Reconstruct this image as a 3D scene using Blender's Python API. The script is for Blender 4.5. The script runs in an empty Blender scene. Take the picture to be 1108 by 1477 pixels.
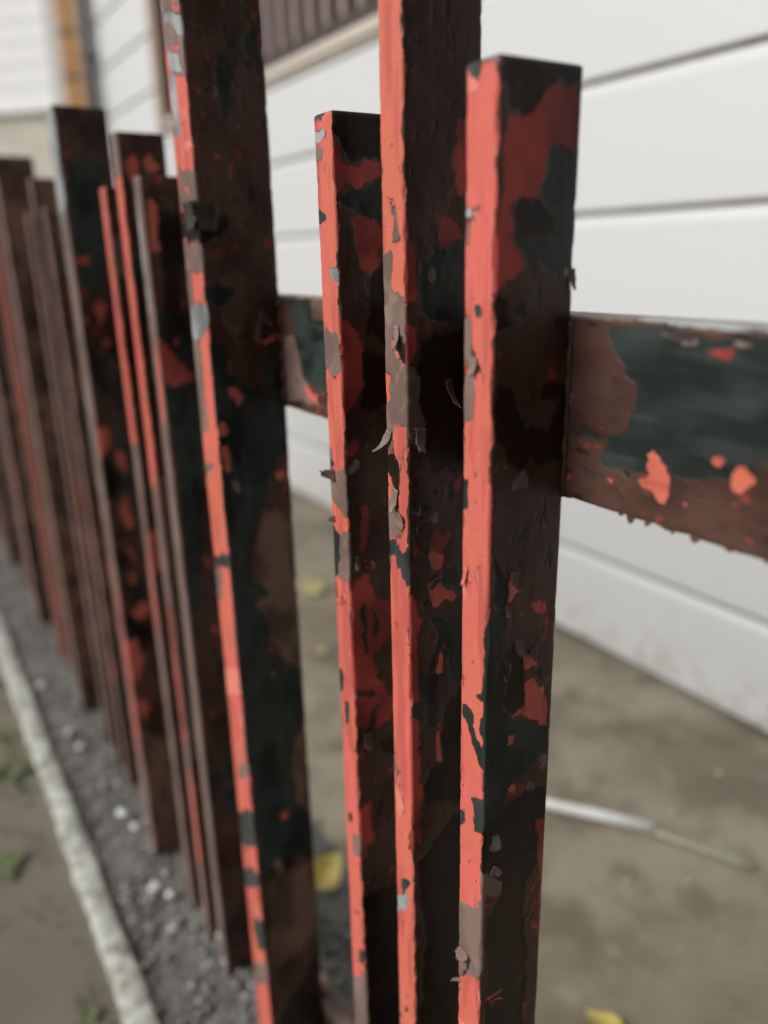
import bpy, bmesh, math, random
import numpy as np
from mathutils import Matrix, Vector

# ------------------------------------------------------------------ camera
scene = bpy.context.scene
C = scene.collection
EYE = 0.845
cam_data = bpy.data.cameras.new('camera')
cam = bpy.data.objects.new('camera', cam_data)
C.objects.link(cam)
RIGHT = Vector((0.843144, -0.537206, -0.022767))
UP = Vector((0.18566, 0.251133, 0.94998))
BACK = Vector((-0.504618, -0.805197, 0.311479))
cam.matrix_world = Matrix(((RIGHT.x, UP.x, BACK.x, 0), (RIGHT.y, UP.y, BACK.y, 0), (RIGHT.z, UP.z, BACK.z, EYE), (0, 0, 0, 1)))
cam_data.sensor_width = 36
cam_data.lens = 27.41
cam_data.clip_start = 0.01
cam_data.clip_end = 1000
cam_data.dof.use_dof = True
cam_data.dof.focus_distance = 0.42
cam_data.dof.aperture_fstop = 2.9
scene.camera = cam

# ------------------------------------------------------------------ world, sun, exposure
SUN_FROM = Vector((-0.79, 0.24, 0.56)).normalized()
world = bpy.data.worlds.new('World')
scene.world = world
world.use_nodes = True
wn = world.node_tree.nodes
wl = world.node_tree.links
sky = wn.new('ShaderNodeTexSky')
sky.sky_type = 'NISHITA'
sky.sun_disc = False
sky.sun_elevation = math.asin(SUN_FROM.z)
sky.sun_rotation = math.atan2(SUN_FROM.x, SUN_FROM.y)
sky.dust_density = 6.0
sky.air_density = 1.0
hs = wn.new('ShaderNodeHueSaturation')
hs.inputs['Saturation'].default_value = 0.22          # overcast: grey-white cloud light
wl.new(sky.outputs[0], hs.inputs['Color'])
wl.new(hs.outputs[0], wn['Background'].inputs['Color'])
wn['Background'].inputs['Strength'].default_value = 0.05
sun_data = bpy.data.lights.new('sun', 'SUN')
sun_data.energy = 2.3
sun_data.angle = math.radians(38)
sun_data.color = (1.0, 0.982, 0.955)
sun = bpy.data.objects.new('sun', sun_data)
C.objects.link(sun)
sun.rotation_euler = SUN_FROM.to_track_quat('Z', 'Y').to_euler()
vs = scene.view_settings
vs.view_transform = 'Standard'
vs.look = 'None'
vs.gamma = 1
vs.use_curve_mapping = False
vs.exposure = 0.42
scene.cycles.use_denoising = True
scene.cycles.max_bounces = 6

rng = random.Random(7)

# ------------------------------------------------------------------ where each paint coat shows, in millimetres on the unrolled faces (u < 0 front, u > 0 side; height)
PATCH = {
 'P4': [
  ('y', [(33.5,647.9),(60.5,642.6),(61.6,522.9),(31.7,531.9),(21.8,567.3),(33.6,576.7),(21.1,592.2),(24,628.9)]),
  ('y', [(32.8,561.2),(63.8,552.7),(61.8,495.4),(47.4,503.1),(39.5,516),(32.5,538.5)]),
  ('y', [(44.9,420.1),(64.3,460.6),(62.7,379.9),(60.6,313.4),(44.8,321),(44.3,387.6)]),
  ('y', [(8.6,276.9),(29.5,283.8),(62.1,281.6),(62.7,200.2),(35.7,177.1),(7.4,175.1)]),
  ('y', [(10.3,834.4),(30.5,837),(32.8,806.5),(21.2,785.1),(11.9,801.2)]),
  ('g', [(46,993.7),(55.3,998.4),(56.5,984.7),(46.4,971.6),(42,973.1)]),
  ('k', [(25.4,886.3),(29,887.3),(27.5,883.3)]),
  ('k', [(40.1,895.6),(42.8,885.5),(37,886.4)]),
  ('k', [(-7.9,876.4),(-0.4,875.5),(11,877.6),(21,875.6),(22.8,869.5),(13.9,860.3),(1.1,856.4),(-10.7,860.5)]),
  ('m', [(39.6,799.5),(44.7,801.4),(38.5,786),(33.4,784.2)]),
  ('k', [(52.9,809.9),(63,809.4),(69,802.3),(66.9,790.9),(60.6,793.6)]),
  ('k', [(61.5,787.8),(65.6,770),(63.3,736.8),(48.3,748),(53.9,771)]),
  ('g', [(-1,788.9),(10.5,785.9),(13,774.5),(9.6,763.5),(19,759.2),(28.3,752.5),(43.4,750.9),(56.6,735.1),(60.3,711.4),(-1.7,719.8),(-2.6,747.7)]),
  ('r', [(57.1,798.4),(61.1,800.4),(64,795.7),(60.6,793.6)]),
  ('r', [(37.3,786.1),(51.4,789.7),(55.1,788.3),(48.3,781.9),(38.3,782.7)]),
  ('r', [(10.9,750.8),(18.2,750.1),(25,742.3),(18.4,738.4),(12.8,744.9)]),
  ('g', [(1.3,732.9),(60.5,725.5),(61.5,699.3),(47.3,688.9),(40.6,671),(30.8,647.1),(21.4,629.5),(19.8,610),(18.4,592.9),(30.9,577.4),(19.2,568),(21.9,550.5),(28.9,532.7),(-2,541.9),(-2.4,582),(-1.6,634.4),(-1.9,672.2),(-2.1,696.6)]),
  ('r', [(-0.4,727.2),(7.8,723.8),(8.5,717.8),(4.4,713.6),(-0.2,716.6)]),
  ('r', [(2.7,707.9),(7.5,707.2),(8.8,686.4),(3,684.9)]),
  ('m', [(7.3,676.8),(12.3,675.9),(13.6,668.2),(10.1,665.1)]),
  ('r', [(44,680.6),(50.9,683.2),(53.9,677.7),(48.8,672.8)]),
  ('g', [(0.8,569.9),(23.3,563.8),(29.7,539.3),(28.4,520.9),(36.6,515.4),(48.6,499.7),(58.7,493.4),(55.8,447.8),(41.9,421.2),(39.8,389.5),(43.7,354.3),(38.6,324),(2.8,341.1),(3.5,404.8),(-4.3,431.7),(-2.5,469.1),(-1.6,527.3)]),
  ('r', [(28.2,498.9),(34,499.9),(32.1,493.1)]),
  ('r', [(29.1,357.5),(36.2,359.4),(37.2,350.5),(32,342.6),(28.3,346)]),
  ('g', [(6.9,373.7),(40.9,358.5),(60.3,337.7),(59.1,288.5),(35.2,296.9),(26.7,288.8),(17.1,286.7),(5.7,280.2),(0.3,290.2),(2.8,340.7)]),
  ('m', [(13.8,306),(23,303.1),(26.7,288.8),(20.4,288.5)]),
  ('r', [(28.8,352.1),(37.5,354.9),(33.6,343.1),(29,344.4)]),
  ('k', [(27.9,305.9),(35.5,300.4),(34.8,290),(29.8,287.2)]),
  ('k', [(65.6,188.7),(65.8,158.7),(60.7,61.9),(3.7,101.6),(33.3,138.8)]),
  ('m', [(-38.8,1018.8),(16.2,1005.4),(9,962.3),(-20.6,966.6),(-36.1,989)]),
  ('s', [(-35,1010.7),(-17.7,1004),(7.1,994.9),(10.9,988.1),(-3.5,989.9),(-28.4,1001.1)]),
  ('r', [(-18.4,1011.2),(-1.6,1005.5),(-0,1000.8),(-13.9,1005.8)]),
  ('r', [(-23.4,987.3),(-5,985.3),(-6.6,980.3),(-18.4,982.7)]),
  ('s', [(-31,984.3),(-12.7,980.7),(-4.8,966.6),(-32.1,971.5)]),
  ('s', [(-32.7,969.7),(-20.3,967.5),(-19.6,929.6),(-32.3,931.2)]),
  ('p', [(-20.8,925.9),(2.9,921.2),(4.8,917.2),(-19.1,920.9)]),
  ('m', [(-33,908.4),(7.2,904.7),(6,878.6),(-35,881)]),
  ('r', [(-30.2,896.1),(-13.1,898.7),(-15.1,891.9)]),
  ('k', [(-35.5,879.4),(11.5,876.8),(5.9,856.2),(-38.1,860.5)]),
  ('m', [(-42.2,858.5),(2.9,856.3),(6.8,836.9),(-38.9,835.6)]),
  ('m', [(-40.3,836.7),(-28.3,836.7),(-19.6,773.8),(-21.8,715.8),(-47.3,711.5),(-40.7,783.6)]),
  ('s', [(-38.7,813.4),(-5.3,814.6),(8.1,806.6),(-7.7,793.8),(-22.6,787.2),(-38.9,789.5)]),
  ('g', [(-1.9,827.4),(21.3,823.7),(15.8,813.2),(-5.3,814.6)]),
  ('m', [(-36.3,687.6),(-16.8,690.4),(-21.7,684.4),(-36.6,679.9)]),
  ('g', [(-49.7,602.8),(5.7,620.3),(2.9,607.7),(-30.1,595.3),(-43.4,599.3)]),
  ('m', [(-45.7,590.1),(-19.2,597.6),(-27.1,564.3),(-40.8,566.3)]),
  ('p', [(-42.5,495.7),(0.2,515.4),(-2.2,488),(-45.7,466.2)]),
  ('m', [(-17.9,411.4),(3.7,416.5),(-10.8,394.8),(-30,387.7)]),
  ('g', [(-39.7,341.9),(24.1,384.9),(16.3,340.4),(-28.5,305.9),(-42.2,312)]),
  ('g', [(-12.5,294.8),(12,296.3),(-1.4,278.6),(-39.2,252.1),(-43.3,269.3)]),
  ('p', [(-17.8,247.1),(-2.5,252.5),(-5.5,235.2),(-15.9,237.6)]),
  ('g', [(-25.5,225.8),(2.7,242.3),(6.5,223.5),(3.5,205.9),(-17,191.1),(-25.7,204.6)]),
  ('m', [(-53.9,137.2),(4.7,191.8),(3.6,163.8),(-45.6,118.1)]),
 ],
 'P8': [
  ('y', [(1.2,217),(43.4,182),(38,-27.6),(-4,-13.4)]),
  ('k', [(-2.5,608.8),(9.8,618.5),(18.3,597.6),(21.2,575.2),(12.8,554.5),(-1.4,561.2),(-3.3,589.3)]),
  ('k', [(0.3,486.9),(18.3,474.3),(18.9,463.5),(8.3,457.4),(-1.2,474.6)]),
  ('g', [(21.9,581.1),(47.4,584.8),(44,556.9),(21.8,565)]),
  ('k', [(-2.7,401.5),(15.6,387.5),(29.9,369.9),(35.6,347.5),(-11.8,361.6)]),
  ('r', [(-5.9,651.4),(14,650.7),(10.8,626.1),(1.6,612),(-6.9,617.2)]),
  ('r', [(17.3,619.3),(28.2,615.8),(30.6,589.6),(23.4,592.8)]),
  ('r', [(15,541.9),(25,560.4),(28.2,539.3),(31.5,517.9),(22.8,511.3),(15.4,529.5)]),
  ('r', [(16.7,493.8),(26.5,476.7),(25.7,470.5),(19.3,482.6)]),
  ('r', [(12.7,445.6),(23.4,451.6),(21.1,432.6)]),
  ('r', [(12.2,392.9),(30.3,408.1),(41.5,398.4),(31.7,385.2),(18.7,379.8)]),
  ('k', [(20.8,358.8),(40.7,373),(38.7,333.2),(21,338.6)]),
  ('r', [(-3,351.6),(13.1,358.2),(18.7,318.9),(6.7,284.6),(-0.5,310.5)]),
  ('r', [(-1.8,257.6),(12.2,264.7),(19.1,244.1),(8.4,232.7)]),
  ('g', [(6.5,953.3),(51.1,957.6),(37.4,831),(19.2,803),(3.2,832.1)]),
  ('d', [(3.1,851.6),(18.9,854.1),(17.4,842.9),(4.7,843.2)]),
  ('r', [(17.3,799.4),(32.8,795.7),(20.2,767.1)]),
  ('s', [(-43,1025.8),(60.2,1009.4),(-63.8,812.9),(-25.3,661.8),(-114.3,648.2),(-116.6,829)]),
  ('m', [(-14.8,798),(-5,665),(-1.1,576.3),(-88.9,555.8),(-92.6,742.8)]),
 ],
 'R1': [
  ('k', [(2.5,918.1),(44.6,920.7),(44.6,910.9),(30.4,909.3),(24.3,906.8),(17.2,898.1),(6.7,899.4),(3.6,907.6)]),
  ('d', [(24.4,906.3),(34.4,908.6),(42.8,913.4),(43.8,900.4),(38.7,903.2),(30.8,903.2),(18.7,898.7)]),
  ('d', [(6.8,898.4),(12.7,897.3),(17.2,897.6),(23.2,900.6),(30.8,903.2),(38.7,903.2),(41.6,897.1),(43.4,889.7),(41.7,884.2),(37.5,886.1),(34,889.2),(30.2,886.9),(27.3,882),(24.4,877),(24,870.5),(21.1,866.1),(16.3,867.1),(12.5,868.1),(10.3,864.3),(9.9,856.2),(7.8,850.7),(9.5,845.2),(0.4,845.3),(1.4,861.6),(3.8,877.4),(4.2,890.2)]),
  ('g', [(34.1,888.1),(37.6,885.1),(42.5,884.2),(45,889.7),(46.7,873.3),(47.1,845.9),(34.4,846.1),(32.1,856.2),(24.3,864.5),(24,870),(26,878.2),(28.7,884.7)]),
  ('k', [(12.5,867.1),(20.4,864.5),(31.9,858.5),(33.1,853.4),(27.8,846.2),(17.9,850.7),(13.1,851.8),(11.3,858.9)]),
  ('g', [(8.5,851.9),(46.7,851.7),(46.7,839.9),(40.1,836.5),(31.6,836.2),(21.5,841.6),(16.7,841.7),(15,845.7)]),
  ('d', [(-1.3,853.1),(5.4,853),(10.2,848.6),(15,845.2),(16.8,840.6),(12.2,836.2),(6.1,833),(2.3,830.8),(-0.7,829.8)]),
  ('s', [(42,838.8),(45.7,836.3),(46.4,826.7),(44.4,829.2)]),
  ('k', [(0.1,826.4),(6.3,827.8),(7.6,812),(1.3,811.3)]),
  ('k', [(2.7,790.8),(10.7,791.8),(16.2,777.4),(21.8,767),(23.7,761.6),(2.7,764.7)]),
  ('k', [(31,789.1),(49.6,789.2),(51,769.8),(49.1,757.9),(32.6,760.3),(37.3,771.5),(41,782.9),(35,780.3),(29.5,783.5)]),
  ('k', [(0,771.9),(46.7,765.7),(47,748.5),(31.4,749.6),(25.8,754.5),(19.1,748.9),(7.8,757.3),(5.1,764.2)]),
  ('m', [(12.6,741.9),(17.4,749.1),(20.9,748.6),(20.3,741.9),(14.4,738.8)]),
  ('k', [(1.7,709.6),(7,701.2),(11.5,697.2),(11.1,684),(6.8,680.7),(1.5,683.7),(2.8,700.1)]),
  ('p', [(12,697.8),(18.4,693.3),(17.7,686.8),(12.5,683.7)]),
  ('r', [(12.5,682.2),(16.7,677.2),(15.1,673.9),(11.8,676.3)]),
  ('r', [(30.4,681.1),(35.1,681.4),(39.3,675.7),(36.6,670.9),(31.7,673.9)]),
  ('g', [(-0.2,682.7),(11.1,683.3),(8.1,666),(-1.7,668.9)]),
  ('g', [(-1.8,677.3),(5.2,675.3),(7.4,661),(12.3,647.7),(10.3,626.7),(17.1,617.6),(25,613.9),(33,610.9),(44.1,600.7),(43.2,590.5),(32.3,584.2),(26.4,581.3),(16.5,581),(13.2,565.6),(13.7,548),(-1,555.1),(-0.9,593.6),(-0.1,600.9),(-1.2,608),(-2.3,616.7),(-1.6,627),(-1.9,639.1)]),
  ('k', [(7.3,662.5),(17.6,656.3),(18.3,660),(22.2,655.7),(23.7,642.4),(26.2,629.3),(26.1,621.1),(18.9,620.3),(10.3,625.9),(11.7,638.4),(13.3,645.8),(11.2,655.2)]),
  ('r', [(23.2,655.4),(29,651.2),(33.2,644.2),(31.4,643.2),(24.5,646.2)]),
  ('r', [(23.8,641.6),(31.8,634.9),(38.9,630.8),(40.5,619.3),(43.9,604.3),(39.2,606.9),(28.8,615.9),(17.1,618.5),(18,620.2),(27.1,619.8)]),
  ('k', [(26.5,643.9),(36.4,639.9),(36.6,635.7),(29.6,638.8)]),
  ('s', [(36.9,629.8),(39.1,629.9),(39,625.8),(37.1,626)]),
  ('r', [(15.3,601.5),(16.6,606.1),(20,605.6),(19.2,599.9)]),
  ('r', [(15.8,573.4),(17.7,576.6),(22.1,576),(20.8,573)]),
  ('r', [(9.7,644.6),(12.4,644.5),(13,641.5),(10.7,641.5)]),
  ('m', [(27.8,572.6),(30.7,574.1),(36,570.9),(33.2,565.3),(29.5,567.8)]),
  ('m', [(38.2,588),(44.3,588.2),(44.9,578.1),(39.6,580.3)]),
  ('k', [(13.2,565.6),(26.9,568.5),(40.3,567.2),(48.6,551.5),(48.7,531.2),(13.7,548)]),
  ('s', [(8.5,559.6),(12.9,559.4),(12.7,556.8),(8.5,557.6)]),
  ('k', [(-0.5,564.9),(36.5,547.7),(38.2,513.4),(31.3,502.2),(35,393.2),(3.7,415),(2.9,498.3),(14.5,509.3),(13.3,517.7),(0.2,530.1)]),
  ('m', [(-1.2,530),(7.1,524.7),(13.8,515.9),(13.5,509.8),(5.6,508.4),(-0.9,513.8)]),
  ('s', [(5.5,549.5),(10.9,546),(11.6,538.2),(7.7,537.9),(5.7,542.1)]),
  ('r', [(4.2,437.3),(14.7,437.9),(14.8,435.7),(6.4,433.7)]),
  ('d', [(37.5,547.2),(48.3,542.2),(49.6,482.1),(48.6,440.3),(45.1,442.4),(43.4,495.7)]),
  ('g', [(-21.2,919.5),(-13.2,921.9),(-8.3,918),(-10.4,914.5),(-12.1,911.4),(-15.7,915),(-21.2,917)]),
  ('m', [(-8.8,919.1),(2.9,918.7),(3,914.4),(-7.9,917.2)]),
  ('p', [(-18.8,914.1),(-14.8,913.8),(-9.4,907.9),(-12.9,907.5),(-18.3,908.9)]),
  ('s', [(-21.3,863.3),(-14.2,862.4),(-14.5,858.5),(-21.2,858.8)]),
  ('g', [(-13.9,824.8),(-9.1,824.9),(-7.5,820.9),(-11.8,820.1)]),
  ('m', [(-22.7,817.2),(-15.6,816.3),(-15.5,809.1),(-14.4,803.6),(-9.4,798.6),(-6.4,795.8),(-13.2,794.8),(-22.5,801.1)]),
  ('k', [(-16.5,809),(-10.4,800.3),(-5.9,795.9),(-12.8,795.8),(-14.3,799.3)]),
  ('m', [(-23.4,793.4),(-13.2,793.2),(-12.3,774.3),(-23.2,771.9)]),
  ('g', [(-23.9,744.7),(-16.4,745.7),(-15.3,741.9),(-16.2,732),(-23.8,730)]),
  ('d', [(-17,704.5),(-14.8,702.3),(-13.3,691),(-15.5,691.7)]),
  ('p', [(-19.5,697.8),(-17.7,687.2),(-12.1,683.9),(-15.4,683.8),(-19.9,685.6)]),
  ('g', [(-2.5,647.4),(1.7,649.4),(2.2,634.7),(-1,633.1),(-5.5,635.6),(-2.2,637.3)]),
  ('g', [(-17.9,624.5),(-13.2,625.2),(-9.1,621.5),(-9.6,615.5),(-7.7,609),(-2.5,606.1),(2.9,610),(3.4,594.4),(-1.1,592.6),(-6.9,599.3),(-11.1,605.4),(-12.4,612.3),(-17.8,618.6)]),
  ('g', [(-3,622.4),(2.4,625.3),(2.9,610.8),(-1.5,610),(-4.5,615)]),
  ('g', [(-9.3,572.5),(-5.2,572.5),(1.6,576.1),(2.2,556.2),(-2.4,552.9),(-6,558.5),(-7.3,564)]),
  ('g', [(-21.9,555.1),(-14.5,558.2),(-14.4,552.8),(-21.8,545.8)]),
  ('g', [(-7.8,559.1),(1.9,565.4),(2.2,556.2),(-7,549.6)]),
  ('g', [(-8.7,558.7),(1.6,565.7),(0.8,553.6),(-6.1,550.5)]),
  ('m', [(-22.6,491.9),(-11.2,498.3),(-2.8,507.2),(3,514.8),(4.1,475.9),(6.8,466.3),(-1.5,453.3),(-10.3,448.1),(-22.1,439)]),
  ('k', [(-10.5,462),(-7.6,462.1),(-10.4,452.2),(-18.1,441.5),(-12.9,451.9)]),
 ],
 'M2': [
  ('d', [(0.4,864.6),(3,851.4),(7.8,846.1),(7.5,823),(-1.3,823.5)]),
  ('d', [(30.3,904.3),(38.2,904.8),(37.7,872.5),(28.5,870.8)]),
  ('d', [(18.6,863.3),(25.6,864.1),(39,852.6),(20.6,849.7)]),
  ('g', [(18.6,848.2),(39,852.6),(39.7,801.5),(8.5,819),(10.7,842.3)]),
  ('m', [(12.1,836.1),(16.1,839.1),(18.6,837),(14.5,833.7)]),
  ('k', [(8.3,803.7),(37.4,809.8),(38.4,730.4),(14,736.2),(9.8,747.6),(12,757),(8,770.5),(7,779)]),
  ('d', [(-4.3,813.3),(7.4,812.6),(6.2,797.3),(-1.8,792.7),(-4.6,802.2)]),
  ('m', [(-1.8,792.3),(4.1,791.8),(8.1,786.4),(7,772.3),(11,761.5),(12,754.4),(7.7,747.9),(1.5,750.6),(-2.3,766.6)]),
  ('m', [(2.1,717.4),(7.4,715.5),(6.3,712),(2.1,714.7)]),
  ('m', [(10.6,707.4),(18.3,713.3),(21.6,712.7),(18.3,707.7)]),
  ('d', [(14.9,696.9),(21.6,700.3),(28.4,697.9),(26.1,693.5),(22.7,690.4),(22.8,676.6),(15.9,678.2)]),
  ('g', [(22.8,675.3),(29.7,678.7),(39,682.5),(39.3,657.9),(21.6,668.6)]),
  ('r', [(13.8,689.2),(22.7,687.2),(21.6,677.6),(14.8,680.2)]),
  ('r', [(12.5,673.9),(18.2,672.5),(32.2,657.7),(21.6,655.4),(14.7,657.3)]),
  ('g', [(14.7,650.1),(24,645.4),(39.4,649.5),(40.1,601.6),(27.7,603.5),(27.6,623.2),(21.6,629.3),(16.9,624.4),(14.5,612.3),(11,617.7),(15.7,629),(20.4,633.9)]),
  ('r', [(20.4,625.4),(24,624.3),(22.8,611.7),(18.1,613.3)]),
  ('d', [(-0.8,669.3),(5.7,660.7),(5,598.1),(-1.9,600.5)]),
  ('k', [(24.1,591.4),(40.1,597.1),(41.2,514.5),(5.5,530.4),(13,549.7),(22.9,549.2),(21.6,575.3)]),
  ('r', [(18,573.2),(21.6,571.8),(21.6,552.1),(16.7,551.7)]),
  ('d', [(-2,589.7),(6.1,586.7),(4.3,531),(-2.9,534.2)]),
  ('k', [(1.8,483.1),(40,514.8),(42.3,319.4),(2.8,347),(8.8,426.9)]),
  ('d', [(-1,544.8),(7.3,541.2),(4.6,512.6),(-1.5,515.5)]),
  ('d', [(3.3,510.8),(7,507.8),(5.7,501.1),(2,502.9)]),
  ('m', [(-12,869.7),(-8.5,866.6),(-6.6,857.6),(-1.2,850),(-9.7,851.7),(-9.4,860.7)]),
  ('m', [(-25.3,842.7),(-11.3,848.7),(-10,842.6),(-13.4,833.2),(-12,828.5),(-1.8,825.7),(0.5,804.5),(-27.2,802.5)]),
  ('p', [(-17.8,873.1),(-11.9,872.7),(-8.4,868.8)]),
  ('m', [(-26.7,811.5),(-12.6,812.3),(-14.6,800.7),(-8.6,794.6),(0.2,789.7),(-0.5,761.1),(-11.3,762),(-13.1,755.5),(-15,746.2),(-30.2,739.6),(-29,763.6),(-15.5,775.2),(-13.5,786.6),(-27.6,793.7)]),
  ('k', [(-11.1,811.6),(-2.3,807.3),(-1.2,793.7),(-5.6,794.1),(-11.5,801)]),
  ('k', [(-13.4,746.5),(-7.2,739.7),(-8.6,720.2),(-14.1,724.4),(-18.7,732.7),(-30.4,734.8)]),
  ('m', [(-31.2,718.4),(-14.3,718.8),(-8.1,709.1),(-8.5,698.6),(-32.5,691.5)]),
  ('g', [(-29,691.6),(-14.3,695.9),(-5.5,689.9),(1.7,691.3),(1.5,682.6),(-10.7,678.5),(-12.1,686.9),(-29.3,684.4)]),
  ('g', [(-9.5,689.4),(2.5,693.2),(0.5,671.3),(-5.9,673.9)]),
  ('d', [(-14.3,644.4),(-11.7,644.4),(-11,640.5),(-14,639.3)]),
  ('d', [(-16,631.1),(-12.1,632.2),(-13.9,630.4)]),
  ('g', [(-12.5,464.1),(-3.1,468.9),(-7.1,458),(-13,447.9),(-14.7,454.5)]),
  ('s', [(-24.8,442.3),(-12.9,450.6),(-5.3,454.2),(-9.3,442.9),(-15.3,434.6),(-25.2,432.5)]),
  ('d', [(-14.5,426.3),(-10.6,428.3),(-12.7,422.4)]),
  ('d', [(-11.1,370),(-7.2,369.5),(-9.3,363)]),
  ('g', [(-11.5,354.9),(-7.5,356),(-7.6,352.9),(-11.7,347.2)]),
  ('d', [(-4.1,505.8),(1.3,509.6),(1,494.7),(-4.5,490.7)]),
 ],
 'S3': [
  ('k', [(0.4,917.7),(31.3,919.8),(30.6,896.3),(10.8,894.7),(5.9,899.3),(1.4,908.5)]),
  ('d', [(-0.8,904.5),(6.7,893.7),(11.7,892.3),(19,895),(30.6,895.4),(30.4,888),(20.6,881.9),(14.3,880.1),(8.2,881.6),(-1.1,877.3)]),
  ('g', [(0.8,874.9),(8.1,879.9),(20.6,880.2),(30.3,887.1),(29.7,863.3),(20.1,865.9),(10.7,868.4),(4.6,870)]),
  ('d', [(8.5,865),(17,867.6),(29.6,859.9),(29.1,842.3),(19,834.6),(13.7,837.4),(13.2,851.4)]),
  ('k', [(17.9,833.8),(29.1,841.4),(29,797.4),(18,806.6)]),
  ('d', [(-1,816.8),(9.3,807.1),(12.2,798.7),(-0.7,799.6)]),
  ('d', [(-0.4,806.6),(12.4,802.1),(14.2,792.7),(12.7,780.5),(14.6,773.6),(9.9,766.4),(5,757.3),(-1.6,758.1),(-1.2,790.2)]),
  ('k', [(13.1,792.8),(31,787.5),(30.3,760.2),(18.6,757.6),(10.8,760.5),(14.7,774.6)]),
  ('d', [(4.3,739.6),(11.1,739.7),(7.4,731.1),(2.9,731.8)]),
  ('d', [(9.6,699.7),(17.9,699.2),(15.1,685.8),(13.4,673.1),(9.7,668.5),(7.9,684.1)]),
  ('s', [(3.7,724.6),(7.2,727.1),(8.2,722.9),(4.7,721.4)]),
  ('d', [(-1.5,642),(10.4,654.7),(16.5,654.3),(17.2,638.2),(30.8,628.8),(29,605.4),(13.3,595.7),(20.4,576.2),(29.1,558.1),(28.8,542.7),(14.1,541.7),(18.6,559.2),(12.5,571.4),(-1.3,574.9),(-1.5,614.4)]),
  ('g', [(7.4,639.6),(12.1,598.4),(9.6,599.2),(5.8,629.7)]),
  ('b', [(15.8,632.8),(22.8,616.8),(17.4,606.4),(14.1,619.3)]),
  ('d', [(-0.2,570.8),(17.5,564.7),(9,543.6),(-1.1,547.4)]),
  ('k', [(16.4,529.1),(29.9,531.8),(30.9,515.4),(18.8,518.9)]),
  ('s', [(4.7,662.7),(9.3,658.3),(5.6,656.9)]),
  ('d', [(-0.2,482.3),(9.1,482.2),(10.8,452.2),(1,444.3)]),
  ('k', [(0.9,403.7),(32.1,402),(30.8,257.7),(-1.3,280)]),
  ('g', [(-18.2,920.4),(-5.5,918.5),(-9.4,916),(-18.8,914.9)]),
  ('s', [(-19.3,910.9),(-6.4,909.3),(-6.8,904.6),(-20,904.5)]),
  ('m', [(-20,903.7),(-9.2,899.2),(-13.4,894.8),(-20.9,895.6)]),
  ('g', [(-21.6,871.2),(-10.2,869.7),(-12.6,863.9),(-22.6,861.7)]),
  ('s', [(-10.2,839.5),(1.9,837.8),(2.2,830.9),(-9.8,833.4)]),
  ('m', [(-24.6,804.2),(-2.8,804.6),(-0.8,781.6),(-10.7,780.6),(-26.3,787.7)]),
  ('m', [(-20.4,718.8),(0.4,723.3),(1,691.3),(-11.5,700.7),(-21.7,704.6)]),
  ('g', [(-21.5,729),(-9.4,725.3),(-20.4,718.8)]),
  ('g', [(-21.3,685.1),(-11.2,679.2),(-8.8,656.7),(-26.7,650.7)]),
  ('m', [(-11,681.5),(1.4,684),(0.7,659.9),(-11,656)]),
  ('g', [(-25.5,663.4),(-10,668.3),(-13.4,652.6),(-26.9,648)]),
  ('m', [(-10,668.3),(1.6,672),(0.2,652.8),(-15.9,648.3)]),
  ('d', [(-13.7,636.5),(-8.2,638.5),(-9.7,632.2),(-14.2,630.5)]),
  ('g', [(-21.4,582.7),(-12.8,579.3),(-13.8,566.3),(-22,562.2)]),
  ('g', [(-13.2,559),(-8.7,560.1),(-10.9,544.9),(-14.4,544.3)]),
  ('g', [(-14.9,468.1),(-11.1,472),(-10.6,464),(-14.9,461)]),
  ('m', [(-8.9,455.4),(0.3,457.7),(-0.8,440),(-11.3,436.4)]),
  ('d', [(-24.8,399.4),(-16,403.3),(-18.9,396.4)]),
  ('d', [(-13.9,382.2),(-5.2,387.9),(-11.7,379.4)]),
  ('g', [(-9.1,345.7),(2.1,354.3),(-1.1,340.4),(-12.3,333.1)]),
  ('m', [(-27.2,300.9),(2.3,337.2),(1.5,280.6),(-31.2,246.4)]),
 ],
 'S5': [
  ('k', [(10.9,887.1),(34.1,887.2),(35.4,854.6),(24.4,796.3),(10,797.1)]),
  ('r', [(5.6,899.6),(13.9,893.4),(9.5,855),(2.6,855.1)]),
  ('g', [(5.5,799.1),(29.4,797.7),(34.4,750.2),(29.5,597.4),(13.3,488.5),(2.6,491.5),(6.8,679.6)]),
  ('r', [(14.6,773.2),(19.9,777.4),(20.4,770.4),(15.2,767.3)]),
  ('m', [(-41.1,929.1),(169.1,908.7),(206.8,197.9),(-494.6,-465.2)]),
  ('r', [(-1.5,781.7),(33.4,734),(12,731.3),(-23.1,753.9)]),
 ],
 'M6': [
  ('r', [(1.4,936.3),(16.2,943.3),(19.1,928.2),(8.6,919.1)]),
  ('r', [(22.6,937.1),(30.3,941.7),(38.8,931.1),(28.5,926.3)]),
  ('m', [(-72.7,610.7),(311.2,696.9),(300.4,452.8),(-153.5,180.4)]),
  ('m', [(-30.4,982.2),(27.4,973.7),(15.3,923.5),(-35.8,921.9)]),
 ],
 'S7': [
  ('m', [(-26.1,872.4),(66.3,869.4),(61.2,831.1),(-49,830.2)]),
  ('m', [(-20.1,649),(90.8,669.5),(32.1,-83.5),(-371.6,-465.2)]),
  ('r', [(-24.8,538.7),(36.5,556.5),(35.7,506),(-16.9,488)]),
 ],
 'RAIL': [
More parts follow.
